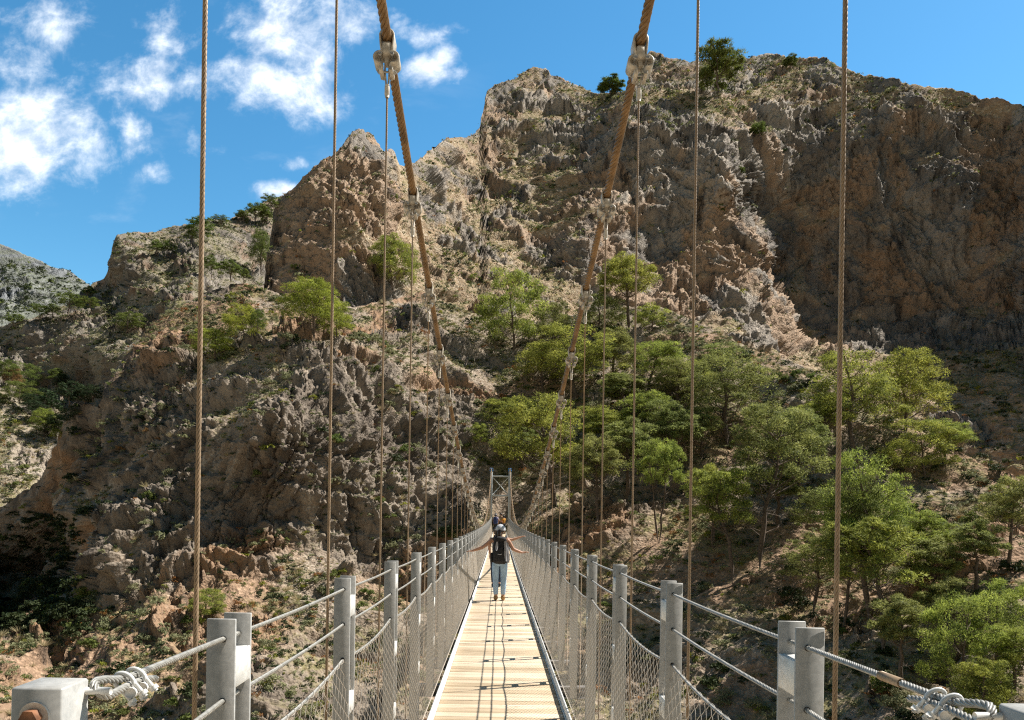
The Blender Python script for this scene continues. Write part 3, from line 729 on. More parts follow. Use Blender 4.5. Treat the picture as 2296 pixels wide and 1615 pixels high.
# far tower
ty = L; tw = empty('tower', (CX, ty, 0), bridge)
for sx in (-1, 1):
    mb = MB(); mb.bevel_box((sx * .80, 0, 2.05), (.22, .22, 6.5), .012); mb.build('tower_leg', M_TOWER, tw)
    mb = MB(); mb.bevel_box((sx * .80, 0, 5.37), (.32, .34, .09), .01); mb.bevel_box((sx * .80, 0, 5.50), (.14, .36, .17), .02)
    for q in (-1, 1): mb.bevel_box((sx * .80 + q * .12, 0, 5.49), (.03, .30, .18), .01)
    mb.build('cable_saddle', M_BLUE, tw)
for z in (4.88, 3.20):
    mb = MB(); mb.bevel_box((0, 0, z), (1.376, .14, .14), .008); mb.build('cross_beam', M_TOWER, tw)
for q in (-1, 1):
    mb = MB(); mb.cyl((-.68 * q, .02 * q, 3.28), (.68 * q, .02 * q, 4.80), .03, 8); mb.build('diagonal_brace', M_TOWER, tw)

# near end posts of the hand rail, with rope eyes and wire-rope clips
for sx, yb_ in ((-1, 1.087), (1, 1.018)):
    e = empty('end_post', (CX + sx * .668, yb_, 0), bridge)
    mb = MB(); mb.bevel_box((0, 0, .62), (.070, .070, 1.47), .003); mb.build('box_section', M_GALV, e)
    mb = MB(); mb.cyl((0, -.040, 1.317), (0, -.035, 1.317), .020, 24); mb.build('washer', M_GALV_PALE, e)
    mb = MB(); mb.cyl((0, -.054, 1.317), (0, -.040, 1.317), .0125, 6); mb.build('bolt', M_RUST, e)
    for drop in (.05, .205, .36):
        z0 = float(zdeck(1.94)) + PH - drop; x = CX + sx * (PHW - .006)
        A = np.array([x, 1.95, z0]); Bp = np.array([CX + sx * .618, yb_ + .028, 1.338 - (drop - .05)])
        mb = MB(); mb.cyl((Bp[0] - sx * .02 - e.location.x, Bp[1] - yb_, Bp[2]), (-sx * .034, Bp[1] - yb_, Bp[2]), .0055, 10); mb.build('eye_pin', M_GALV_PALE, e)
        Ln = np.linalg.norm(Bp - A); d = (Bp - A) / Ln; up = np.array([0, 0, 1.]) - d * d[2]; up /= np.linalg.norm(up); sd = np.cross(d, up) * sx
        U = up * .75 - sd * .66; Vn = np.cross(d, U)
        pts = [A + d * q for q in np.linspace(0, Ln - .17, 24)]
        pts += [A + d * (Ln - q) + U * w for q, w in ((.13, .001), (.10, .003), (.075, .007), (.05, .012))]
        pts += [A + d * (Ln - .024 + .024 * math.sin(R(g_))) + U * (.0145 * math.cos(R(g_))) for g_ in range(10, 171, 20)]
        pts += [A + d * (Ln - q) - U * w for q, w in ((.05, .0135), (.075, .0125), (.10, .012), (.13, .012), (.17, .0125), (.205, .016), (.235, .021))]
        P = np.array(pts); s_ = np.concatenate([[0], np.cumsum(np.linalg.norm(np.diff(P, axis=0), axis=1))])
        u_ = np.arange(0, s_[-1], .005); P = np.stack([np.interp(u_, s_, P[:, i]) for i in range(3)], 1)
        lp = MB(); helix(lp, P, .0042, .0024, .075, 6, 5, 1)
        lo = lp.build('end_rope', M_ROPE, e, True); lo.location = -Vector(e.location)
        if sx > 0 and drop == .05:
            mb = MB(); mb.cyl(A + d * (Ln - .40), A + d * (Ln - .30), .0085, 10); o = mb.build('tape_sleeve', M_HANGER, e, True); o.location = -Vector(e.location)
        for q in (.105, .16):
            c0 = A + d * (Ln - q) - U * .006; cp = MB()
            cp.tube([c0 + U * (.0185 * math.cos(a_)) + Vn * (.0125 * math.sin(a_)) for a_ in np.linspace(R(-125), R(125), 15)], .0036, 7)
            tip = c0 - U * .0145
            cp.cyl(tip - U * .004 - d * .011, tip - U * .004 + d * .011, .0085, 10)
            for s3 in (-1, 1):
                qn = tip + Vn * .0105 * s3; cp.cyl(qn + U * .006, qn - U * .022, .0034, 7); cp.cyl(qn - U * .012, qn - U * .019, .0070, 6)
            o = cp.build('rope_clip', M_GALV_PALE, e, True); o.location = -Vector(e.location)
# ------------------------------------------------------------------ foliage materials
def leaf_mat(name, c1, c2, trans=.35, sat=1.0):
    m, t, p = new_mat(name)
    tint = t.attr('tint'); pos = t.new('ShaderNodeNewGeometry').outputs['Position']
    rnd = t.new('ShaderNodeObjectInfo').outputs['Random']
    c = t.mix(tint, c1, c2)
    h = t.new('ShaderNodeHueSaturation'); t.link(c, h.inputs['Color'])
    t.link(t.rng(rnd, 0, 1, .485, .515, False), h.inputs['Hue']); t.link(t.rng(t.noise(pos, .6, 3), .3, .7, .75, 1.2, False), h.inputs['Value'])
    tr = t.new('ShaderNodeBsdfTranslucent'); t.link(h.outputs[0], tr.inputs['Color'])
    mx = t.new('ShaderNodeMixShader'); mx.inputs[0].default_value = trans
    t.link(h.outputs[0], p.inputs['Base Color']); p.inputs['Roughness'].default_value = .75; p.inputs['Specular IOR Level'].default_value = .25
    t.link(p.outputs[0], mx.inputs[1]); t.link(tr.outputs[0], mx.inputs[2])
    t.link(mx.outputs[0], m.node_tree.nodes['Material Output'].inputs[0])
    return m
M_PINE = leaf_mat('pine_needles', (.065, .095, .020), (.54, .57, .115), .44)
M_PINE_DULL = leaf_mat('shaded_pine_needles', (.075, .095, .030), (.44, .465, .14), .40)  # duller copy of the needles, shade mixed into the colour
M_PINE_FAR = leaf_mat('far_pine_needles', (.065, .105, .022), (.22, .265, .06), .38)
M_PINE_SHADE = leaf_mat('valley_shade_needles', (.018, .035, .014), (.055, .085, .028), .25)  # needles darkened so the trees themselves carry the valley shade
M_PINE_YELLOW = leaf_mat('bright_pine_needles', (.10, .135, .02), (.47, .52, .075), .36)
M_PINE_RUST = leaf_mat('withered_needles', (.20, .105, .04), (.30, .17, .075), .3)
M_BARK = simple_mat('pine_bark', (.185, .135, .10), .95, 0, .28, 6, .6)
M_TWIG = simple_mat('dry_twigs', (.24, .20, .165), .95, 0, .2, 8)

def cards(C, O, ln, wd, g, spread=.8):
    """small needle sprigs: centre C (n,3), outward O (n,3)"""
    n = len(C)
    nrm = O * .75 + g.normal(size=(n, 3)) * spread * .6; nrm /= np.linalg.norm(nrm, axis=1)[:, None] + 1e-9
    ax = O * .55 + g.normal(size=(n, 3)) * .6 + np.array([0, 0, .35]); ax -= nrm * (ax * nrm).sum(1)[:, None]; ax /= np.linalg.norm(ax, axis=1)[:, None] + 1e-9
    sd = np.cross(nrm, ax); l = ln * g.uniform(.6, 1.3, (n, 1)); w_ = wd * g.uniform(.7, 1.3, (n, 1))
    V = np.stack([C - ax * l * .5, C + sd * w_ * .5, C + ax * l * .5, C - sd * w_ * .5], 1).reshape(-1, 3)
    F = (np.arange(n)[:, None] * 4 + np.arange(4)[None])
    return V, F

def make_pine(seed, H=10., W=6., h0=.35, lobes=20, sub=9, per=72, flat=1.0, lean=0., sprig=.19, bare=10, forks=1, shape='round', masses=3):
    g = np.random.default_rng(seed)
    tr = MB(); lv_V = []; lv_F = []; lv_T = []; nv = 0
    trunks = []
    for f in range(forks):
        n = 10; zz = np.linspace(-.06, .94, n) * H; wob = np.cumsum(g.normal(size=(n, 2)) * .12, 0) * (H / 10); wob -= wob[1]
        dirn = g.uniform(0, 6.28); spr = .0 if forks == 1 else .9
        P = np.stack([wob[:, 0] + lean * (zz / H)**1.3 * H * .25 + math.cos(dirn) * spr * zz / H * 1.6 + (.35 * math.cos(dirn) if forks > 1 else 0), wob[:, 1] + math.sin(dirn) * spr * zz / H * 1.6 + (.35 * math.sin(dirn) if forks > 1 else 0), zz], 1)
        r0 = .017 * H * (1 if forks == 1 else .8)
        tr.tube(P, r0 * np.linspace(1.15, .15, n)**.9, 7); trunks.append(P)
    axis = lambda z, T: np.array([np.interp(z, T[:, 2], T[:, 0]), np.interp(z, T[:, 2], T[:, 1])])
    # the crown is a few unequal masses, each studded with rounded puffs
    ms = []
    z0, z1 = h0 * H, H
    for i in range(masses):
        q = i / max(1, masses - 1)
        if shape == 'umbrella': rz_ = (z1 - z0) * .30; cz = z1 - rz_ - (z1 - z0) * .34 * (1 - q); rr = W * .5 * (.62 + .2 * g.random())
        elif shape == 'cone': rz_ = (z1 - z0) * .34; cz = z0 + rz_ + (z1 - z0 - 2 * rz_) * q; rr = W * .5 * (1 - .62 * q)
        else: rz_ = (z1 - z0) * (.40 if masses > 2 else .5) * g.uniform(.85, 1.1); cz = z0 + rz_ + (z1 - z0 - 2 * rz_) * q; rr = W * .5 * (.80 - .25 * abs(q - .42) - .12 * q)
        a = g.uniform(0, 6.28); off = W * .17 * g.random() * (1 if shape != 'cone' else .2) * (1 - .5 * q)
        c2 = axis(cz, trunks[i % forks]); ms.append((np.array([c2[0] + off * math.cos(a), c2[1] + off * math.sin(a), cz]), np.array([rr, rr, rz_])))
    lob = []; tries = 0
    while len(lob) < lobes and tries < 2200:
        tries += 1
        c, r = ms[g.integers(0, len(ms))]
        d = g.normal(size=3); d /= np.linalg.norm(d)
        if d[2] < -.45: d[2] = -d[2]
        p = c + d * r * g.uniform(.62, 1.0); R_ = W * g.uniform(.11, .185)
        if p[2] + R_ * flat > H: p[2] = H - R_ * flat
        if all(np.linalg.norm((p - q[0]) * [1, 1, 1.25]) > .90 * (R_ + q[1]) * (.95 - .25 * tries / 3000) for q in lob): lob.append((p, R_))
    for i, (c, R_) in enumerate(lob):
        T = min(trunks, key=lambda t_: np.hypot(*(axis(c[2], t_) - c[:2])))
        hd = np.hypot(*(axis(c[2], T) - c[:2]))
        zs = max(min(h0 * H * .75, c[2]), c[2] - .6 * hd - .4); zs = min(zs, .9 * H)
        s0 = np.array([*axis(zs, T), zs]); mid = (s0 + c) / 2 + g.normal(size=3) * .14 * R_ - np.array([0, 0, .25 * R_])
        rb = .0042 * H
        tr.tube([s0, mid, c], [rb * 1.2, rb * .8, rb * .35], 5)
        m = max(4, int(sub * g.uniform(.75, 1.25)))
        d = g.normal(size=(m, 3)); d /= np.linalg.norm(d, axis=1)[:, None]; d[:, 2] = np.abs(d[:, 2]) * 1.2 - .35; d /= np.linalg.norm(d, axis=1)[:, None]
        cc = c + d * np.array([1, 1, flat]) * R_ * g.uniform(.5, .85, (m, 1))
        for k in range(m):
            tr.tube([c - [0, 0, .2 * R_], (c + cc[k]) / 2 - [0, 0, .12 * R_], cc[k]], [rb * .35, rb * .25, rb * .12], 3)
            rc = R_ * g.uniform(.40, .56); base = np.clip(g.normal(.5, .20), .1, .9)
            e = g.normal(size=(per, 3)); e /= np.linalg.norm(e, axis=1)[:, None]; e[:, 2] = np.where(e[:, 2] < -.35, -e[:, 2], e[:, 2])
            pts = cc[k] + e * rc * g.uniform(.72, 1.06, (per, 1)) * np.array([1, 1, .95])
            out = e + np.array([0, 0, .22]) + .25 * d[k]; out /= np.linalg.norm(out, axis=1)[:, None]
            h = per // 2
            V, F = cards(pts[:h], out[:h], sprig * 1.1, sprig * .52, g, .5)
            # spiky sprigs that stand out of the puff
            o2 = out[h:]; sd = np.cross(o2, g.normal(size=o2.shape)); sd /= np.linalg.norm(sd, axis=1)[:, None]
            ax = o2 + g.normal(size=o2.shape) * .35; ax /= np.linalg.norm(ax, axis=1)[:, None]; l = sprig * g.uniform(.7, 1.3, (len(o2), 1)); wv = sprig * .17
            V2 = np.stack([pts[h:] - sd * wv * .5, pts[h:] + sd * wv * .5, pts[h:] + ax * l + sd * wv * .25, pts[h:] + ax * l - sd * wv * .25], 1).reshape(-1, 3)
            F2 = np.arange(len(o2))[:, None] * 4 + np.arange(4)[None] + len(V)
            V = np.concatenate([V, V2]); F = np.concatenate([F, F2])
            lv_V.append(V); lv_F.append(F + nv); nv += len(V)
            lv_T.append(np.repeat(np.clip(base + g.normal(size=per) * .16, 0, 1), 4))
    # dead lower twigs
    for i in range(bare):
        T = trunks[i % forks]; zs = g.uniform(.22, max(.45, h0 + .25)) * H; a = g.uniform(0, 6.28); l = W * g.uniform(.15, .38)
        s0 = np.array([*axis(zs, T), zs]); e1 = s0 + np.array([math.cos(a) * l, math.sin(a) * l, l * g.uniform(-.15, .5)])
        m1 = (s0 + e1) / 2 + g.normal(size=3) * .08 * l
        tr.tube([s0, m1, e1], [.028, .018, .006], 4)
        for q in range(5):
            b0 = m1 + (e1 - m1) * g.uniform(-.6, .9); tr.tube([b0, b0 + g.normal(size=3) * l * .2 + [0, 0, .05]], [.012, .004], 3)
    A = np.concatenate(lv_V); top_ = np.percentile(A[:, 2], 99.8); rad_ = np.percentile(np.hypot(A[:, 0] - np.median(A[:, 0]), A[:, 1] - np.median(A[:, 1])), 97)
    S_ = np.array([W * .5 / rad_, W * .5 / rad_, H / top_])
    lv_V = [v * S_ for v in lv_V]; tr.V = [v * S_ for v in tr.V]
    crown = mesh_np('crown', np.concatenate(lv_V), np.concatenate(lv_F), False, {'tint': np.concatenate(lv_T)})
    return tr.mesh('trunk', True), crown

V = {}
V['tall'] = make_pine(1, 11, 6.2, .40, 30, bare=16)
V['tall2'] = make_pine(2, 11, 7.0, .36, 34, bare=16, lean=.5, masses=4)
V['twin'] = make_pine(3, 11, 6.4, .46, 26, forks=2, shape='umbrella', bare=14)
V['lean'] = make_pine(4, 12, 6.6, .40, 28, lean=1.0, shape='umbrella', bare=18)
V['slim'] = make_pine(5, 10, 4.6, .42, 22, bare=14)
V['big'] = make_pine(6, 13, 8.2, .20, 50, bare=20, masses=5)
V['bush'] = make_pine(7, 7, 6.4, .04, 34, bare=2, masses=2, sprig=.16)
V['bush2'] = make_pine(8, 7, 7.0, .04, 38, bare=2, masses=4, sprig=.16)
V['dense'] = make_pine(9, 9, 7.0, .08, 46, bare=4, masses=4, sprig=.17)
V['far'] = make_pine(10, 9, 6.0, .22, 22, 6, 26, sprig=.42, bare=2)
V['far2'] = make_pine(11, 9, 6.6, .34, 18, 6, 26, sprig=.42, shape='umbrella', bare=3, masses=2)
V['small'] = make_pine(12, 5, 4.0, .12, 22, 7, 50, sprig=.14, bare=4, masses=3)
V['lolly'] = make_pine(13, 10, 8.6, .20, 52, 9, 50, sprig=.40, bare=3, masses=3)
V['dome'] = make_pine(14, 7, 6.6, .02, 40, 9, 50, sprig=.36, bare=0, masses=2)
VH = dict(tall=11, tall2=11, twin=11, lean=12, slim=10, big=13, bush=7, bush2=7, dense=9, far=9, far2=9, small=5, lolly=10, dome=7)
VW = dict(tall=6.2, tall2=7, twin=6.4, lean=6.6, slim=4.6, big=8.2, bush=6.4, bush2=7, dense=7, far=6, far2=6.6, small=4, lolly=8.6, dome=6.6)
TREES = []
def tree(kind, bx, by, ty_, wpx, label, mat=None, group='Aleppo pines on the hillside', name='pine_tree', sink=.25, gpx=None, cat='tree'):
    """foot at photo pixel (bx, by), top at ty_, crown width wpx; the foot goes on the ground that is seen there"""
    p = ground_at(bx, by); d = p[1]
    h = (by - ty_) / FPX * d; wm = wpx / FPX * d * (1.12 if group.startswith('Aleppo') else 1.04)
    sz = h / VH[kind]; sxy = wm / VW[kind] / 1.02
    e = empty(name, (p[0], p[1] + (.12 * wm if d < 150 else 0), p[2] - sink * sz), None, random.uniform(0, 6.28))
    e.scale = (sxy, sxy, sz)
    tag(e, label, cat, group)
    link('trunk', V[kind][0], e, M_BARK); c = link('crown', V[kind][1], e)
    m = mat or M_PINE
    if len(V[kind][1].materials) == 0: V[kind][1].materials.append(m)
    c.material_slots[0].link = 'OBJECT'; c.material_slots[0].material = m
    TREES.append((p, d, h, wm)); return e
GK = 'pines in far groves'
# --- pines on the near slope right of the bridge
N_ = 'pine tree with bare lower trunk '
tree('bush2', 1150, 800, 596, 150, 'large rounded pine in the rocky gully above the far tower', M_PINE)
tree('tall', 1412, 745, 557, 128, 'tall pine with dark straight trunk standing highest above the right-hand main cable', M_PINE)
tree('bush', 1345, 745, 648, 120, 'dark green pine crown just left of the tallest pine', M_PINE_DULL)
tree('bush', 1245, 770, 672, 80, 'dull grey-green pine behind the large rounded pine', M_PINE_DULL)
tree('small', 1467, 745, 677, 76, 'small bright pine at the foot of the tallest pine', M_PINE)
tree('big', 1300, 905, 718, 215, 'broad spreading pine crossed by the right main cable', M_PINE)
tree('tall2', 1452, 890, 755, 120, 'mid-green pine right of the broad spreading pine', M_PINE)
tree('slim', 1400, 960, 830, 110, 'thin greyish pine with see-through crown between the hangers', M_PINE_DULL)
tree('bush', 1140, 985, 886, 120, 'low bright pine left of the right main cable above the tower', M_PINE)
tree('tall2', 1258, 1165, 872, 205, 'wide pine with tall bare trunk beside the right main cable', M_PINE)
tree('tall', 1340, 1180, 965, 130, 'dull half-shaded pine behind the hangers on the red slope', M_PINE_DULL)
tree('slim', 1407, 1130, 930, 120, 'slender pine with dull foliage in the middle of the pine slope', M_PINE_DULL)
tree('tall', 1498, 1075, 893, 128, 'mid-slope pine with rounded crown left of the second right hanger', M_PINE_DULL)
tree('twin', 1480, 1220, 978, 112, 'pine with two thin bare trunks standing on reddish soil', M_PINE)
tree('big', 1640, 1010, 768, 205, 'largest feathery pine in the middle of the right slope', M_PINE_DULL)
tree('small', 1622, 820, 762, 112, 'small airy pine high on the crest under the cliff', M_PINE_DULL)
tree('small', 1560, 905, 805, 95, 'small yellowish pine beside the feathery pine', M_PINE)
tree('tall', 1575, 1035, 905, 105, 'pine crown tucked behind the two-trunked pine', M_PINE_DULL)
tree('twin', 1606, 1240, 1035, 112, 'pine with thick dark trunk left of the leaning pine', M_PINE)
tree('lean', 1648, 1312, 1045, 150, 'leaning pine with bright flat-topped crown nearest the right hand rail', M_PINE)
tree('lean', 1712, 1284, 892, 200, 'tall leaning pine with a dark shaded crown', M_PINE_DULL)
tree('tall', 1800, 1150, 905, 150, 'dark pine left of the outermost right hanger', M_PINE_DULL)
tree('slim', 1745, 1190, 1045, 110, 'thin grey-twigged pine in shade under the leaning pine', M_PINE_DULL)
tree('big', 1935, 1045, 772, 200, 'tall pine with visible branches just right of the outermost hanger', M_PINE)
tree('dense', 2040, 985, 772, 165, 'dense bright pine behind the tall pine by the outermost hanger', M_PINE)
tree('bush2', 2085, 1080, 930, 150, 'spreading light-green pine against the dark scree', M_PINE)
tree('big', 1965, 1400, 998, 215, 'many-tiered pine with stacked crowns on the lower right slope', M_PINE)
tree('tall2', 1895, 1425, 1060, 130, 'pine with two dark trunks beside the outermost hanger', M_PINE_DULL)
tree('lean', 1995, 1475, 1155, 230, 'pale feathery pine bending over the lower right slope', M_PINE)
tree('slim', 2030, 1560, 1330, 120, 'thin bare-stemmed pine low on the right slope', M_PINE_DULL)
tree('bush2', 2165, 1610, 1318, 190, 'low bushy pine at the lower right of the slope', M_PINE)
tree('bush', 2245, 1500, 1293, 150, 'rounded pine near the right edge above the end post', M_PINE)
tree('tall', 2275, 1290, 1062, 140, 'half-seen pine at the right edge of the view', M_PINE_DULL)
tree('slim', 2195, 1345, 1160, 110, 'thin dull pine between the right edge and the tiered pine', M_PINE_DULL)
tree('bush', 2215, 1650, 1470, 130, 'small pine low in the right corner behind the end post', M_PINE)
tree('slim', 2100, 1400, 1200, 110, 'grey-green pine in the gap right of the tiered pine', M_PINE_DULL)
tree('bush2', 1215, 1010, 905, 90, 'pine sapling clump under the wide pine', M_PINE)
tree('bush', 1065, 1005, 945, 60, 'small bright pine bush left of the tower top', M_PINE)
# --- filling trees of the stand
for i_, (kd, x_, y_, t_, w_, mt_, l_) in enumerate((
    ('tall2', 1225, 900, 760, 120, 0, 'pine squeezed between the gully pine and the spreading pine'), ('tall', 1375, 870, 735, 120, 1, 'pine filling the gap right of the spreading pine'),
    ('big', 1530, 930, 800, 150, 1, 'dull pine at the heart of the upper stand'), ('tall', 1355, 1050, 905, 130, 0, 'pine crown above the wide cable-side pine'),
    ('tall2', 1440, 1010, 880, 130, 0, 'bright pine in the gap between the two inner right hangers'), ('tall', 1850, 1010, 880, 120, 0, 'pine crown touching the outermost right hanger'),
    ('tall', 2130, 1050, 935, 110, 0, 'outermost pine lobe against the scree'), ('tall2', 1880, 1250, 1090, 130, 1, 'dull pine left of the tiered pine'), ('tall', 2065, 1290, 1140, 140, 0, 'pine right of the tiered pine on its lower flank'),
    ('big', 1830, 1380, 1180, 150, 1, 'grey-twigged pine in shade beside the outermost hanger'), ('tall', 2120, 1480, 1290, 130, 1, 'dull pine between the bending pine and the right edge'), ('tall', 2290, 1560, 1400, 130, 0, 'pine at the far right edge above the end post'),
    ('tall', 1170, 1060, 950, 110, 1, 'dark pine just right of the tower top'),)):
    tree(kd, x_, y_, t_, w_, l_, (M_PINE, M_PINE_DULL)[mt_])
# --- pines on the spur left of the bridge
G2 = 'round pines on the rocky spur'
tree('bush', 478, 808, 732, 104, 'yellow-green rounded pine lowest of the three left spur pines', M_PINE_YELLOW, G2)
tree('bush2', 541, 770, 680, 96, 'round bright pine between the yellow-green pine and the large spur pine', M_PINE_YELLOW, G2)
tree('dense', 700, 758, 614, 150, 'large bright bushy pine on the spur below the orange rock tower', M_PINE_YELLOW, G2)
tree('bush', 752, 762, 672, 88, 'bright pine lobe on the right flank of the large spur pine', M_PINE_YELLOW, G2)
tree('bush', 575, 745, 690, 40, 'small dark pine behind the round bright pine', M_PINE_FAR, G2)
tree('dense', 872, 664, 520, 116, 'tall bushy pine at the foot of the rock spire beside the left main cable', M_PINE, G2)
tree('bush', 455, 1395, 1318, 90, 'young pine growing low on the spur left of the first posts', M_PINE, G2)
# --- far groves
tree('far', 30, 738, 702, 46, 'far dark pine on the left edge of the knoll', M_PINE_FAR, GK)
tree('far2', 90, 722, 681, 44, 'leftmost of the row of far pines on the knoll', M_PINE_FAR, GK)
tree('far', 117, 716, 679, 36, 'narrow far pine second in the knoll row', M_PINE_FAR, GK)
tree('far2', 152, 708, 656, 62, 'broadest flat-topped far pine on the knoll', M_PINE_FAR, GK)
tree('far2', 205, 704, 666, 46, 'far pine standing apart at the right end of the knoll row', M_PINE_FAR, GK)
tree('far', 197, 672, 640, 36, 'dark far pine in the notch under the limestone mountain', M_PINE_FAR, GK)
tree('bush', 285, 748, 696, 76, 'low spreading pine below the rock pillar on the far left ridge', M_PINE_FAR, GK)
tree('far', 352, 578, 538, 36, 'left one of two dark pines on the ridge ledge', M_PINE_FAR, GK)
tree('far', 376, 578, 538, 38, 'right one of two dark pines on the ridge ledge', M_PINE_FAR, GK)
tree('far2', 452, 548, 490, 68, 'dark pine on the left ridge crest beside the outermost left hanger', M_PINE_FAR, GK)
tree('far', 430, 548, 515, 34, 'lower dark pine beside the ridge crest pine', M_PINE_FAR, GK)
tree('far2', 497, 504, 484, 40, 'small flat pine alone on the ridge crest', M_PINE_FAR, GK)
tree('far', 545, 500, 470, 40, 'lowest pine of the grove left of the rock spire', M_PINE_FAR, GK)
tree('far', 572, 500, 452, 52, 'middle pine of the grove left of the rock spire', M_PINE_FAR, GK)
tree('far2', 607, 475, 434, 42, 'top pine of the grove touching the rock spire', M_PINE_FAR, GK)
tree('far', 598, 505, 462, 50, 'front pine of the grove left of the rock spire', M_PINE_FAR, GK)
tree('dense', 585, 618, 512, 56, 'tall pine hugging the left wall of the rock spire', M_PINE_FAR, GK)
tree('far', 515, 632, 580, 58, 'round dark pine in the gully below the ridge crest', M_PINE_FAR, GK)
tree('far', 474, 628, 572, 38, 'narrow dark pine half behind the outermost left hanger', M_PINE_FAR, GK)
tree('far', 545, 636, 600, 26, 'tiny dark pine right of the round gully pine', M_PINE_FAR, GK)
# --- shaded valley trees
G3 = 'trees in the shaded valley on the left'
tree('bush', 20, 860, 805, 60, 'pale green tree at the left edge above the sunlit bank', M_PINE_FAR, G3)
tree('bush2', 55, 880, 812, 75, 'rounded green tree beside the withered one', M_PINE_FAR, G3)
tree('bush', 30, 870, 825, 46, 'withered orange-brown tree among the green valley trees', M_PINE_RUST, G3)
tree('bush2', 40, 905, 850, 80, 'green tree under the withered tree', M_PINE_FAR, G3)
tree('far', 105, 950, 868, 80, 'dark shaded pine in the middle of the valley', M_PINE_SHADE, G3)
tree('far', 150, 920, 850, 70, 'dark shaded pine at the foot of the knoll cliff', M_PINE_SHADE, G3)
tree('far', 185, 925, 862, 60, 'dark shaded pine against the spur crag', M_PINE_SHADE, G3)
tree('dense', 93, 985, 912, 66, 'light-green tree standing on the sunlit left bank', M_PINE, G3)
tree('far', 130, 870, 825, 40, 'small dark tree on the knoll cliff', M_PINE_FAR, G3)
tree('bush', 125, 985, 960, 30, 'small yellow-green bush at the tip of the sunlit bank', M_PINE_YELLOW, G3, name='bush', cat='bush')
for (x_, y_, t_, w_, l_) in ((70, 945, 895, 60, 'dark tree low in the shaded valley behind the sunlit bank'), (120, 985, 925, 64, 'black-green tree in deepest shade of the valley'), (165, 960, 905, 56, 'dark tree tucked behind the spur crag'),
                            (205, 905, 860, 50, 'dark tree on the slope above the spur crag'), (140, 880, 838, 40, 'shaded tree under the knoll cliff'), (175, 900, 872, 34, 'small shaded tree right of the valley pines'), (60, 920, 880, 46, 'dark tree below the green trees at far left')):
    tree('dense', x_, y_, t_, w_, l_, M_PINE_SHADE, G3)
# --- skyline trees
tree('lolly', 1612, 212, 96, 112, 'lone round pine with straight trunk on the cliff top', M_PINE_FAR, 'skyline trees')
tree('dome', 1368, 216, 174, 60, 'round dark bush on the skyline left of the right main cable', M_PINE_FAR, 'skyline trees', name='bush', cat='bush')
tree('dome', 1773, 152, 124, 32, 'small dark bush on the highest crag', M_PINE_FAR, 'skyline trees', name='bush', cat='bush')
tree('dome', 1700, 310, 276, 36, 'dark bush clinging to the upper cliff face', M_PINE_FAR, 'skyline trees', name='bush', cat='bush')
tree('dome', 1615, 480, 450, 20, 'small dark bush in a pale crack of the cliff', M_PINE_FAR, 'skyline trees', name='bush', cat='bush')
tree('dome', 1660, 392, 374, 20, 'tiny dark bush on the cliff right of the pale crack', M_PINE_FAR, 'skyline trees', name='bush', cat='bush')
# ------------------------------------------------------------------ scrub on the slopes
M_GREY = leaf_mat('grey_green_leaves', (.17, .175, .085), (.36, .36, .19), .3)
M_GREEN = leaf_mat('green_leaves', (.075, .10, .025), (.20, .24, .06), .35)
M_DARK = leaf_mat('dark_green_shade_leaves', (.024, .036, .013), (.062, .082, .026), .2)  # dark green, deepened so the gorge bushes also carry its shade
M_OCHRE = leaf_mat('dry_ochre_leaves', (.24, .115, .03), (.42, .22, .07), .3)
M_STRAW = leaf_mat('straw', (.36, .30, .15), (.56, .48, .28), .3)
M_YELLOW = leaf_mat('yellow_green_leaves', (.17, .18, .02), (.34, .34, .05), .35)

def tuft(seed, n, ln, wd, dome=1.0, blade=False, clumps=0):
    g = np.random.default_rng(seed)
    e = g.normal(size=(n, 3)); e /= np.linalg.norm(e, axis=1)[:, None]; e[:, 2] = np.abs(e[:, 2])
    if blade:
        e[:, 2] += .35; e /= np.linalg.norm(e, axis=1)[:, None]
        root = e * .08; tip = e * g.uniform(.6, 1.05, (n, 1)); tip[:, 2] *= dome
        sd = np.cross(e, g.normal(size=(n, 3))); sd /= np.linalg.norm(sd, axis=1)[:, None]
        V = np.stack([root - sd * wd, root + sd * wd, tip + sd * wd * .3, tip - sd * wd * .3], 1).reshape(-1, 3)
        F = np.arange(n)[:, None] * 4 + np.arange(4)[None]
    else:
        if clumps:
            cc = g.normal(size=(clumps, 3)); cc /= np.linalg.norm(cc, axis=1)[:, None]; cc[:, 2] = np.abs(cc[:, 2]); cc *= g.uniform(.35, .72, (clumps, 1))
            q = g.integers(0, clumps, n); P = cc[q] + e * .36 * g.uniform(.5, 1, (n, 1)) * g.uniform(.7, 1.2, (clumps, 1))[q]
        else: P = e * g.uniform(.5, 1.0, (n, 1))
        P[:, 2] = np.maximum(P[:, 2], .02) * dome
        V, F = cards(P, e, ln, wd, g)
    tint = np.repeat(np.clip(g.normal(.45, .25, n) + .25 * (e[:, 2] - .5), 0, 1), 4)
    return V, F, tint
BIGT = dict(grey=[tuft(i, 420, .17, .07, .85, clumps=9) for i in (1, 2, 3)], green=[tuft(i, 420, .18, .09, .9, clumps=8) for i in (4, 5, 6)], dark=[tuft(i, 380, .2, .1, .8, clumps=7) for i in (7, 8)],
            ochre=[tuft(i, 380, .15, .07, .8, clumps=8) for i in (9, 10)], straw=[tuft(i, 220, 0, .012, .85, True) for i in (11, 12)], yellow=[tuft(i, 380, .17, .08, .85, clumps=8) for i in (13, 14)])
MT = dict(grey=M_GREY, green=M_GREEN, dark=M_DARK, ochre=M_OCHRE, straw=M_STRAW, yellow=M_YELLOW)
MES = {k: [mesh_np('shrub', *[v[0], v[1]], False, {'tint': v[2]}) for v in vs] for k, vs in BIGT.items()}
for k in MES:
    for m_ in MES[k]: m_.materials.append(MT[k])
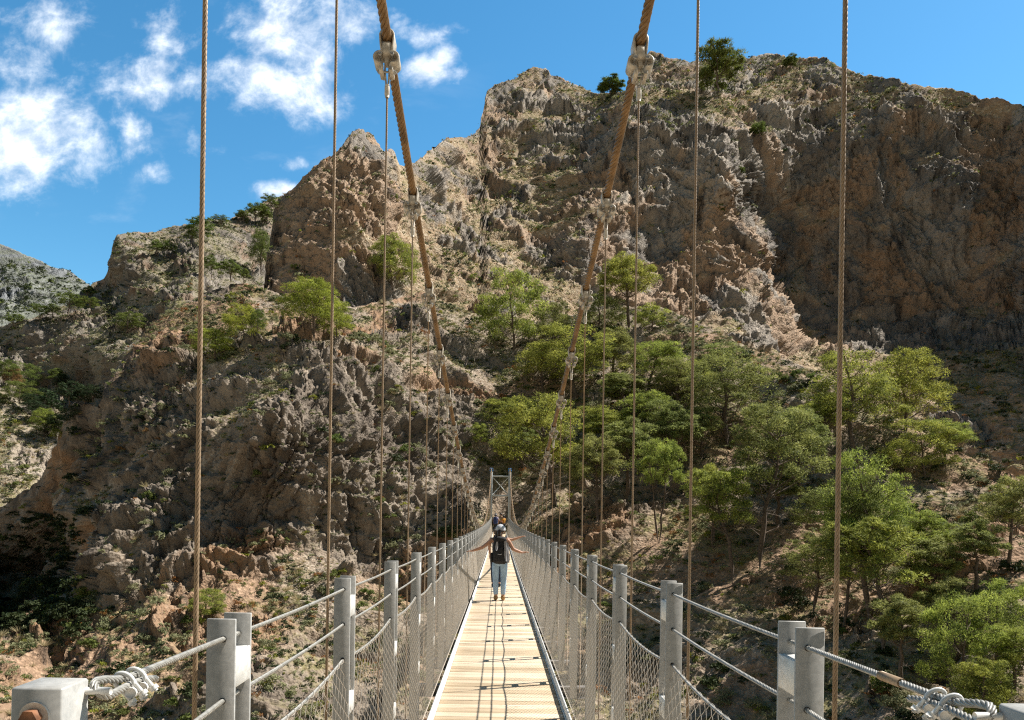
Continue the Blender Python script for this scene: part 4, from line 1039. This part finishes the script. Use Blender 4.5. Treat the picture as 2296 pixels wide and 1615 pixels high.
DESC = dict(grey=['round grey-green cushion shrub', 'pale grey-green shrub'], green=['leafy green bush', 'fresh green shrub'], dark=['dark green bush', 'dark shaded shrub'], ochre=['dry orange-brown shrub', 'withered rust-coloured shrub'],
            straw=['straw-coloured grass tussock', 'bleached grass clump'], yellow=['yellow-green shrub', 'bright yellowish bush'])
def region(x, y):
    if x > 1150:
        if y < 250: return 'on the grassy ledge under the cliff-top crag'
        if y < 700: return 'growing on the tall brown cliff'
        if x > 1900 and y < 1050: return 'on the dark scree below the cliff'
        if y < 900: return 'on the pale crest between pines and cliff'
        if x > 2050: return 'on the lower right slope among pines'
        if y < 1250: return 'on the red soil under the pines'
        return 'on the lower slope right of the deck'
    if x > 930: return 'beside the dirt path above the far tower' if y > 900 else 'on the rocky gully above the far tower'
    if y < 640: return 'on the rock spire left of the main cable' if x > 600 else 'on the far left ridge'
    if x > 760: return 'on the bank left of the deck' if y > 1150 else 'on the scree between spire and tower'
    if x < 140 and y < 1150: return 'on the sunlit bank at far left'
    if x < 190: return 'in the shaded gorge at lower left'
    if y < 800: return 'along the top of the rocky spur'
    if y < 1000: return 'on the upper face of the rocky spur'
    if y < 1250: return 'on the middle face of the rocky spur'
    if y < 1420: return 'at the foot of the rocky spur'
    return 'on broken rock below the left posts'
SHR = {}
def shrub_obj(kind, p, r, x, y, sq=1.0):
    n = rng.integers(0, len(MES[kind])); r = min(r, 1.25 if kind in ('dark', 'green', 'grey') else .75)
    name = 'grass_tussock' if kind == 'straw' else 'shrub'
    o = link(name, MES[kind][n]); o.location = (p[0], p[1], p[2] - .12 * r); o.scale = (r, r, r * sq); o.rotation_euler = (0, 0, random.uniform(0, 6.28))
    reg = region(x, y); big = 'large ' if r > .95 else ('small ' if r < .55 else '')
    lab = big + DESC[kind][n % 2] + ' ' + reg
    tag(o, lab, 'grass' if kind == 'straw' else 'shrub', DESC[kind][n % 2] + 's ' + reg)
    SHR.setdefault(lab, []).append((x, y, o))
    return o

ZMIN = ZB.copy()
for _dx in (-1, 0, 1):
    for _dy in (-1, 0, 1): ZMIN = np.minimum(ZMIN, np.roll(np.roll(ZB, _dx, 1), _dy, 0))
cand = []
acc = {k: ([], [], []) for k in MT}; nacc = {k: 0 for k in MT}
SMALL = {k: None for k in MT}
def small_set(n, ln, wd, blade=False):
    return [tuft(100 + i, n, ln, wd, .85, blade, 0 if blade else 5) for i in range(4)]
SM_NEAR = dict(leaf=small_set(90, .26, .12), blade=small_set(60, 0, .02, True))
SM_FAR = dict(leaf=small_set(26, .42, .24), blade=small_set(20, 0, .05, True))
def scatter(L, n, size, kinds, wfun, far):
    ok = L['front'] & (L['sx'] > -60) & (L['sx'] < 2360) & (L['sy'] > -40) & (L['sy'] < 1680) & (L['N'][:, 2] > .16)
    ix = np.clip(((L['sx'] + 200) / 3).astype(int), 0, 999); iy = np.clip(((L['sy'] + 100) / 3).astype(int), 0, 699)
    ok &= L['P'][:, 1] < ZMIN[iy, ix] + 1.5 + .03 * L['P'][:, 1]
    wgt = L['area'] * ok * wfun(L)
    idx = rng.choice(len(wgt), n, replace=True, p=wgt / wgt.sum())
    names = list(kinds); pr = np.array([kinds[k] for k in names]); pr = pr / pr.sum()
    # kinds come in drifts
    dr = fbm(L['P'][idx] / 7., 3, 900)
    ks = rng.choice(len(names), n, p=pr)
    for i, v, k in zip(idx, dr, ks):
        kind = names[k]; p = L['P'][i]; s = size * min(2.2, rng.lognormal(0, .38)) * (1 + .5 * v) * (.7 if names[k] == 'ochre' else 1)
        if kind == 'straw': s *= .8
        cand.append((s / p[1], kind, p, s, L['sx'][i], L['sy'][i], far))
LY = {l['name']: l for l in LAYERS}
W0 = lambda L: (.35 + .65 * L['green'] + .3 * (1 - L['rock'])) * sstep(.12, .5, L['N'][:, 2])
WH = lambda L: W0(L) * (1 - np.exp(-((L['sx'] - 1120) / 45.)**2 - ((L['sy'] - 1150) / 75.)**2))
scatter(LY['hillside'], 16000, .40, dict(grey=5, green=1.0, dark=2.2, ochre=.7, straw=4.2, yellow=.5), lambda L: WH(L) * np.where((L['sx'] > 1050) & (L['sy'] > 950), .55, 1), False)
scatter(LY['hillside'], 520, .95, dict(dark=9, green=1), lambda L: W0(L) * (L['sx'] < 200) * (L['sy'] > 1150) * (L['sy'] < 1420) + 1e-9, False)  # dark bushes packed in to blacken the gorge where shade falls
scatter(LY['hillside'], 520, .85, dict(grey=3, green=2, dark=2.5, ochre=.8, straw=1, yellow=.6), WH, False)
scatter(LY['cliff'], 8500, .62, dict(grey=4.5, green=1.2, dark=2.2, ochre=.6, straw=3.5, yellow=.4), lambda L: W0(L) * np.where((L['sx'] > 1300) & (L['sy'] > 300) & (L['sy'] < 780), .35, 1.2), True)
scatter(LY['cliff'], 1500, .7, dict(grey=4, straw=4, green=1, ochre=.5), lambda L: W0(L) * (L['sx'] > 1300) * (L['sy'] < 300), True)
scatter(LY['ridge'], 5000, .75, dict(grey=4, green=1.5, dark=3, ochre=.3, straw=2), W0, True)
scatter(LY['bank'], 1600, .5, dict(grey=4, green=1.2, dark=1, ochre=.5, straw=4, yellow=.5), W0, False)
scatter(LY['mountain'], 500, 6.0, dict(dark=3, green=1), lambda L: W0(L) * (L['sy'] > 590), True)
# shrubs that can be picked out in the photograph: pixel, radius px
PICK = [('ochre', 1190, 905, 0), ('ochre', 625, 1270, 16), ('ochre', 528, 1345, 15), ('ochre', 563, 1350, 17), ('yellow', 590, 1305, 12), ('ochre', 270, 1000, 14), ('grey', 260, 1030, 16), ('ochre', 330, 960, 12), ('grey', 360, 905, 22), ('grey', 330, 918, 22), ('green', 370, 1030, 13),
        ('green', 575, 1055, 20), ('dark', 160, 1055, 30), ('green', 575, 855, 12), ('grey', 640, 835, 24), ('grey', 600, 850, 20), ('grey', 640, 745, 26), ('grey', 590, 775, 22), ('grey', 680, 970, 16), ('grey', 315, 1140, 16), ('grey', 330, 1165, 18), ('yellow', 185, 1330, 16), ('yellow', 128, 1345, 14),
        ('dark', 150, 1285, 34), ('dark', 120, 1240, 40), ('dark', 60, 1230, 42), ('dark', 100, 1310, 34), ('dark', 40, 1330, 36), ('ochre', 240, 1367, 15), ('grey', 315, 1490, 24), ('grey', 330, 1480, 18), ('green', 415, 1385, 22), ('green', 480, 1365, 24), ('green', 270, 1590, 24), ('green', 385, 1565, 34), ('green', 420, 1605, 30), ('dark', 430, 1530, 40),
        ('dark', 470, 1600, 36), ('green', 820, 1320, 22), ('green', 815, 1350, 18), ('green', 750, 1280, 26), ('yellow', 768, 1275, 14), ('grey', 880, 1215, 24), ('grey', 900, 1180, 22), ('green', 880, 1150, 22), ('dark', 990, 1180, 36), ('green', 1005, 1195, 24), ('dark', 1010, 1175, 30), ('green', 845, 1115, 18), ('grey', 850, 1130, 14), ('dark', 885, 1015, 30), ('green', 905, 1000, 24),
        ('grey', 940, 1000, 24), ('grey', 960, 1035, 24), ('grey', 990, 960, 20), ('grey', 1020, 985, 22), ('yellow', 935, 1140, 12), ('ochre', 845, 1290, 10), ('dark', 1765, 1310, 40), ('green', 1785, 830, 26), ('green', 1760, 845, 22), ('ochre', 1755, 852, 12), ('grey', 1778, 862, 18), ('grey', 1500, 800, 22), ('grey', 1660, 1120, 16), ('ochre', 1520, 1158, 13), ('ochre', 1508, 1190, 12), ('ochre', 1648, 1260, 0),
        ('ochre', 1590, 1285, 12), ('dark', 1510, 1350, 26), ('dark', 1560, 1440, 30), ('dark', 1620, 1480, 34), ('grey', 1690, 1570, 28), ('grey', 1620, 1560, 30), ('yellow', 1553, 1467, 16), ('green', 1360, 1350, 18), ('green', 1885, 1410, 22), ('dark', 2200, 1010, 26), ('dark', 2140, 1000, 20), ('dark', 2230, 1040, 24), ('dark', 2130, 905, 16), ('dark', 2060, 880, 14), ('dark', 2250, 900, 16), ('ochre', 2215, 985, 10),
        ('grey', 2200, 1070, 22), ('grey', 2230, 1100, 24), ('grey', 2180, 1060, 18), ('ochre', 2160, 1260, 14), ('dark', 2150, 1240, 26), ('dark', 2140, 1300, 26), ('ochre', 1950, 1550, 12), ('grey', 1750, 1590, 24), ('ochre', 1050, 730, 9), ('grey', 980, 720, 16), ('dark', 1320, 560, 0), ('dark', 640, 770, 18), ('green', 60, 1040, 20), ('green', 30, 1080, 18), ('yellow', 55, 1130, 16), ('grey', 20, 1120, 16), ('grey', 20, 1500, 20)]
for kind, x, y, r in PICK:
    if not r: continue
    p = ground_at(x, y + r * .6); rr = r / FPX * p[1] * 1.15
    cand.append((1e3 + rr / p[1], kind, p, rr, x, y, False))
cand.sort(key=lambda c: -c[0])
NIND = 330
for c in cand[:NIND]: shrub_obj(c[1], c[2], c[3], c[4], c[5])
for lab, its in SHR.items():
    n = len(its)
    if n == 1: continue
    pre = {}
    bx = sorted(range(n), key=lambda i: its[i][0]); by = sorted(range(n), key=lambda i: its[i][1])
    if n == 2: pre = {bx[0]: 'left-hand', bx[1]: 'right-hand'}
    else:
        pre[bx[0]] = 'leftmost'; pre[bx[-1]] = 'rightmost'
        for i, wd in ((by[0], 'highest'), (by[-1], 'lowest')): pre.setdefault(i, wd)
    for i in range(n): its[i][2]['label'] = pre.get(i, 'middle') + ' ' + lab
for sc, kind, p, s, x, y, far in cand[NIND:]:
    src = (SM_FAR if far else SM_NEAR)['blade' if kind == 'straw' else 'leaf'][rng.integers(0, 4)]
    a = rng.uniform(0, 6.28); ca, sa = math.cos(a), math.sin(a)
    v = src[0] * s; v = np.stack([v[:, 0] * ca - v[:, 1] * sa + p[0], v[:, 0] * sa + v[:, 1] * ca + p[1], v[:, 2] + p[2] - .1 * s], 1)
    acc[kind][0].append(v); acc[kind][1].append(src[1] + nacc[kind]); acc[kind][2].append(np.clip(src[2] + rng.normal(0, .15), 0, 1)); nacc[kind] += len(v)
for kind in MT:
    if nacc[kind]:
        o = link({'straw': 'dry_grass'}.get(kind, 'scrub'), mesh_np('scrub', np.concatenate(acc[kind][0]), np.concatenate(acc[kind][1]), False, {'tint': np.concatenate(acc[kind][2])}), None, MT[kind])
        tag(o, {'grey': 'grey-green cushion scrub scattered over the slopes', 'green': 'small leafy green scrub dotted over the slopes', 'dark': 'small dark green scrub in cracks and hollows', 'ochre': 'small rust-brown dry plants dotted over the slopes', 'straw': 'bleached dry grass tufts covering the slopes', 'yellow': 'small yellow-green plants dotted over the slopes'}[kind], 'scrub', None, 'stuff')
# ------------------------------------------------------------------ people
def cloth_mat(name, col, rough=.85, var=.12, scale=14.): return simple_mat(name, col, rough, 0, var, scale, .15)
M_SKIN = simple_mat('skin', (.50, .265, .165), .55, 0, .06, 9)
M_SKIN2 = simple_mat('tanned_skin', (.42, .215, .13), .55, 0, .06, 9)
M_JEANS = cloth_mat('pale_denim', (.40, .55, .72), .9, .12, 9)
M_NAVY = cloth_mat('navy_cloth', (.030, .040, .075)); M_BLACKC = cloth_mat('black_cloth', (.022, .019, .020), .8, .2)
M_GREYC = cloth_mat('grey_cloth', (.30, .29, .30)); M_CAPC = cloth_mat('pale_cap_cloth', (.55, .55, .57)); M_LILAC = cloth_mat('lilac_cloth', (.55, .48, .62)); M_ORANGE = cloth_mat('orange_cloth', (.62, .28, .03)); M_TANC = cloth_mat('tan_cloth', (.38, .27, .15))
M_BLUEB = cloth_mat('blue_nylon', (.035, .055, .16)); M_HAIR = simple_mat('brown_hair', (.055, .028, .014), .5, 0, .25, 60); M_HAIRB = simple_mat('black_hair', (.012, .009, .008), .5, 0, .25, 60)
M_BOOT = cloth_mat('tan_leather', (.42, .25, .10), .7); M_EYE = simple_mat('eye', (.03, .02, .02), .2)

def skin(name, chains, mat, parent=None, levels=2, root=0):
    """chains: lists of ((x,y,z), r); the first point of a chain equal to an existing point joins there"""
    pts = []; rad = []; ed = []
    def idx(p, r):
        for i, q in enumerate(pts):
            if (Vector(q) - Vector(p)).length < 1e-5: return i
        pts.append(tuple(p)); rad.append(r); return len(pts) - 1
    for ch in chains:
        last = None
        for p, r in ch:
            i = idx(p, r)
            if last is not None and last != i: ed.append((last, i))
            last = i
    me = bpy.data.meshes.new(name); me.from_pydata(pts, ed, [])
    o = bpy.data.objects.new(name, me); COL.objects.link(o)
    m = o.modifiers.new('s', 'SKIN'); m.use_smooth_shade = True; m.branch_smoothing = .6
    for i, sv in enumerate(me.skin_vertices[0].data):
        r = rad[i]; sv.radius = (r, r) if not isinstance(r, tuple) else r; sv.use_root = (i == root); sv.use_loose = False
    s = o.modifiers.new('d', 'SUBSURF'); s.levels = levels; s.render_levels = levels
    dg = bpy.context.evaluated_depsgraph_get(); ev = o.evaluated_get(dg)
    m2 = bpy.data.meshes.new_from_object(ev); m2.name = name
    bpy.data.objects.remove(o); bpy.data.meshes.remove(me)
    for p in m2.polygons: p.use_smooth = True
    return link(name, m2, parent, mat)

def ell(mb, c, r, n=14, m=9, zlo=-1.0, a=0.):
    P = []; 
    ph = np.linspace(math.asin(max(-1, zlo)), math.pi / 2, m); th = np.linspace(0, 2 * np.pi, n, endpoint=False)
    V = np.array([[c[0] + r[0] * math.cos(p) * math.cos(q), c[1] + r[1] * math.cos(p) * math.sin(q), c[2] + r[2] * math.sin(p)] for p in ph for q in th])
    F = [[i * n + j, i * n + (j + 1) % n, (i + 1) * n + (j + 1) % n, (i + 1) * n + j] for i in range(m - 1) for j in range(n)]
    mb.add(V, F, a)

def person(label, loc, rz, H, arms, shirt, trousers, shoes, hair, skinm, sleeve=False, fingers=True, group=None, pony=False, cap=None, cat='person', female=True):
    k = H / 1.57
    e = empty('person', loc, None, rz); e.scale = (k, k, k); tag(e, label, cat, group)
    sw = .150 if female else .175
    pel = (0, 0, .86)
    ch = [[(pel, .125), ((0, .0, .98), .105), ((0, -.005, 1.10), .118), ((0, 0, 1.22), .115), ((0, .005, 1.31), .060), ((0, .018, 1.365), .052), ((0, .03, 1.43), .078), ((0, .032, 1.495), .078)]]
    ch.append([((0, .03, 1.43), .078), ((0, .105, 1.415), .030), ((0, .122, 1.408), .012)])     # face and nose
    for s in (-1, 1):
        ch.append([(pel, .125), ((s * .085, 0, .78), .092), ((s * .082, .006, .45), .058), ((s * .078, -.012, .30), .056), ((s * .074, -.02, .10), .038), ((s * .074, .0, .045), .038), ((s * .08, .14, .03), .026)])
        sh, el, wr, hd = arms[s]
        sh = Vector(sh); el = Vector(el); wr = Vector(wr); hd = Vector(hd)
        ch.append([((0, 0, 1.22), .115), (tuple(sh), .054), (tuple(sh.lerp(el, .5)), .046), (tuple(el), .038), (tuple(el.lerp(wr, .35)), .038), (tuple(wr), .024), (tuple(wr.lerp(hd, .5)), .030)])
        if fingers:
            pm = wr.lerp(hd, .5); d = (hd - wr).normalized(); sd = d.cross(Vector((0, 0, 1))).normalized(); dn = Vector((0, 0, -1))
            root = wr.lerp(hd, .6)
            for q, ln in ((-1.5, .062), (-.5, .074), (.5, .070), (1.5, .055)):
                b = wr.lerp(hd, 1.0) + sd * q * .018
                ch.append([(tuple(pm), .030), (tuple(b), .0105), (tuple(b + d * ln * .5 + dn * .006), .0085), (tuple(b + d * ln + dn * .022), .0065)])
            t0 = wr.lerp(hd, .35) + sd * (-s) * .036
            ch.append([(tuple(pm), .030), (tuple(t0), .011), (tuple(t0 + d * .035 + sd * (-s) * .014), .009), (tuple(t0 + d * .062 + sd * (-s) * .018 + dn * .006), .0075)])
    body = skin('body', ch, skinm, e)
    # trousers
    ch = [[((0, 0, .93), .128), ((0, -.004, .86), .142)]]
    for s in (-1, 1): ch.append([((0, -.004, .86), .142), ((s * .088, -.004, .775), .112), ((s * .084, .004, .60), .082), ((s * .082, .010, .45), .066), ((s * .079, -.012, .28), .064), ((s * .076, -.014, .19), .054), ((s * .075, -.012, .10), .054)])
    skin('trousers', ch, trousers, e)
    ch = [[((0, 0, .90), .136), ((0, 0, 1.0), .120), ((0, -.004, 1.10), .130), ((0, 0, 1.20), .128), ((0, .002, 1.275), .085)]]
    for s in (-1, 1):
        sh = Vector(arms[s][0]); el = Vector(arms[s][1])
        ch.append([((0, 0, 1.20), .128), (tuple(sh), .066)] + ([(tuple(sh.lerp(el, .55)), .058)] if sleeve else []))
    skin('shirt', ch, shirt, e)
    for s in (-1, 1):
        skin('shoe', [[((s * .075, -.025, .115), .052), ((s * .075, -.028, .045), .050), ((s * .078, .06, .038), .044), ((s * .082, .135, .030), .034)]], shoes, e)
    # hair and cap
    mb = MB(); ell(mb, (0, .010, 1.468), (.092, .104, .100), 18, 10, -.5)
    if pony: mb.tube([(-.01, -.085, 1.46), (-.02, -.125, 1.43), (-.028, -.125, 1.36), (-.02, -.105, 1.27), (-.012, -.10, 1.215)], [.030, .042, .044, .032, .008], 9); mb.tube([(-.06, -.02, 1.45), (-.085, -.03, 1.38), (-.07, -.04, 1.30)], [.03, .03, .01], 7)
    mb.build('hair', hair, e, True)
    for s in (-1, 1):
        mb = MB(); ell(mb, (s * .085, .025, 1.435), (.012, .022, .030), 8, 7); mb.build('ear', skinm, e, True)
        mb = MB(); ell(mb, (s * .030, .108, 1.452), (.011, .007, .008), 8, 6); mb.build('eye', M_EYE, e, True)
    mb = MB(); mb.bevel_box((0, .108, 1.385), (.045, .010, .010), .004); mb.build('mouth', cloth_mat('lips', (.40, .13, .10)) if 'lips' not in bpy.data.materials else bpy.data.materials['lips'], e)
    if cap is not None:
        mb = MB(); ell(mb, (0.004, .008, 1.470), (.106, .120, .116), 20, 10, -.10); ell(mb, (.004, .012, 1.588), (.008, .008, .006), 8, 5)
        c = mb.build('cap', cap, e, True)
        mb = MB(); V = []; n = 9
        for q in np.linspace(-1.1, 1.1, n):
            for rr, zz in ((.098, 1.492), (.185, 1.470)):
                V += [[.004 + rr * math.sin(q) * .92, .012 + rr * math.cos(q) * 1.1, zz + d] for d in (0, -.005)]
        F = []
        for i in range(n - 1):
            b = i * 4; F += [[b, b + 2, b + 6, b + 4], [b + 1, b + 5, b + 7, b + 3], [b + 2, b + 3, b + 7, b + 6]]
        mb.add(V, F); mb.build('cap_brim', cap, c)
    return e

def place(label, X, Y, rz, H, **kw): return person(label, (X, Y, float(zdeck(Y))), rz, H, **kw)
WA = {-1: ((-.155, 0, 1.265), (-.36, .03, 1.10), (-.575, .07, 1.02), (-.645, .09, 1.015)), 1: ((.155, 0, 1.265), (.275, .02, 1.065), (.465, .09, .995), (.54, .11, 1.01))}
wx, wy = .022, 16.1
place('woman seen from behind with arms spread, pale jeans, bare arms and light cap', wx, wy, 0, 1.565, arms=WA, shirt=M_BLACKC, trousers=M_JEANS, shoes=M_BOOT, hair=M_HAIR, skinm=M_SKIN, pony=True, cap=M_CAPC)
SA = {-1: ((-.155, 0, 1.265), (-.19, .03, 1.03), (-.17, .12, .85), (-.16, .15, .79)), 1: ((.155, 0, 1.265), (.40, .02, 1.235), (.62, .05, 1.31), (.69, .06, 1.33))}
place('person mostly hidden ahead of the woman with one arm raised sideways and dark trousers', -.06, 19.3, 0, 1.50, arms=SA, shirt=M_GREYC, trousers=M_NAVY, shoes=M_BLACKC, hair=M_HAIR, skinm=M_SKIN, female=False)
RA = {s: ((s * .165, 0, 1.265), (s * .215, .03, 1.02), (s * .20, .13, .83), (s * .19, .16, .77)) for s in (-1, 1)}
FA = {s: ((s * .165, 0, 1.265), (s * .225, .06, 1.03), (s * .12, .24, 1.0), (s * .08, .29, 1.0)) for s in (-1, 1)}
GP = 'hikers gathered at the far end of the bridge'
pa = place('far hiker in lilac shirt and grey cap with back turned, at the far tower', -.30, 63.6, R(-8), 1.68, arms=RA, shirt=M_LILAC, trousers=M_BLACKC, shoes=M_BLACKC, hair=M_HAIRB, skinm=M_SKIN2, sleeve=True, group=GP, cap=M_GREYC, female=False)
place('far dark-haired hiker in tan top facing the camera, between the other two', .13, 65.2, R(172), 1.75, arms=FA, shirt=M_TANC, trousers=M_BLACKC, shoes=M_BLACKC, hair=M_HAIRB, skinm=M_SKIN2, sleeve=True, group=GP, female=False)
place('far hiker with black hair and orange-yellow shirt turned half left', .36, 63.9, R(40), 1.57, arms=FA, shirt=M_ORANGE, trousers=M_BLACKC, shoes=M_BLACKC, hair=M_HAIRB, skinm=M_SKIN2, sleeve=True, group=GP)

def soft_box(c, s, seed=0, taper=.85, lv=2):
    bm = bmesh.new(); bmesh.ops.create_cube(bm, size=1.0)
    bmesh.ops.subdivide_edges(bm, edges=bm.edges, cuts=3, use_grid_fill=True)
    g = np.random.default_rng(seed)
    for v in bm.verts:
        p = np.array(v.co[:]) * 2
        q = p / (np.sum(np.abs(p)**5)**(1 / 5.) + 1e-9) * np.max(np.abs(p))
        t_ = 1 - (1 - taper) * (q[2] * .5 + .5)
        v.co = Vector((c[0] + q[0] * s[0] / 2 * t_, c[1] + q[1] * s[1] / 2 * t_, c[2] + q[2] * s[2] / 2)) + Vector(g.normal(size=3) * .005)
    me = bpy.data.meshes.new('bag'); bm.to_mesh(me); bm.free()
    for p in me.polygons: p.use_smooth = True
    return me
def backpack(label, loc, rz, k, mat, fancy=True, group=None):
    e = empty('backpack', loc, None, rz); e.scale = (k, k, k); tag(e, label, 'backpack', group)
    link('bag', soft_box((0, -.235, 1.035), (.335, .20, .52), 1, .80), e, mat)
    link('lid', soft_box((0, -.235, 1.285), (.275, .20, .10), 2, .8), e, mat)
    if fancy:
        link('front_pocket', soft_box((-.01, -.335, .96), (.25, .07, .30), 3, .85), e, mat)
        for x in (-.172, .172): link('side_pocket', soft_box((x, -.235, .90), (.05, .13, .20), 4, .9), e, mat)
    for s in (-1, 1):
        mb = MB(); P = [(s * .105, -.15, 1.26), (s * .115, -.10, 1.315), (s * .12, .0, 1.345), (s * .125, .10, 1.27), (s * .13, .135, 1.12), (s * .15, .07, .96), (s * .155, -.12, .88)]
        for a, b in zip(P[:-1], P[1:]):
            mb.tube([a, b], .017, 6)
        mb.build('shoulder_strap', mat, e, True)
    if fancy:
        mb = MB(); mb.tube([(.10, -.335, 1.24), (.118, -.37, 1.10), (.112, -.375, .96), (.125, -.365, .84)], [.022, .034, .030, .022], 7); mb.tube([(.15, -.30, 1.22), (.158, -.33, 1.05), (.155, -.325, .86), (.15, -.31, .79)], [.015, .024, .026, .014], 7); mb.build('tied_garment', M_GREYC, e, True)
        mb = MB(); mb.tube([(-.06, -.352, 1.23), (-.07, -.378, 1.12), (-.075, -.38, 1.05)], [.018, .030, .016], 7); mb.build('hanging_scarf', M_GREYC, e, True)
        mb = MB(); mb.tube([(-.05, -.381, .985), (.0, -.385, .975), (.035, -.383, .985)], .006, 5); mb.build('reflective_tab', M_CAPC, e)
    return e
backpack('large black hiking backpack with grey garments tied on, worn by the woman', (wx, wy, float(zdeck(wy))), 0, 1.565 / 1.57, M_BLACKC)
backpack('dark blue backpack worn by the far hiker in lilac', tuple(pa.location), R(-8), 1.68 / 1.57, M_BLUEB, False)
# ------------------------------------------------------------------ valley floor sheet
mb = MB(); mb.add([[-6000, -3000, -75], [6000, -3000, -75], [6000, 9000, -75], [-6000, 9000, -75]], [[0, 1, 2, 3]])
tag(mb.build('ground', M_SLOPE), kind='structure')
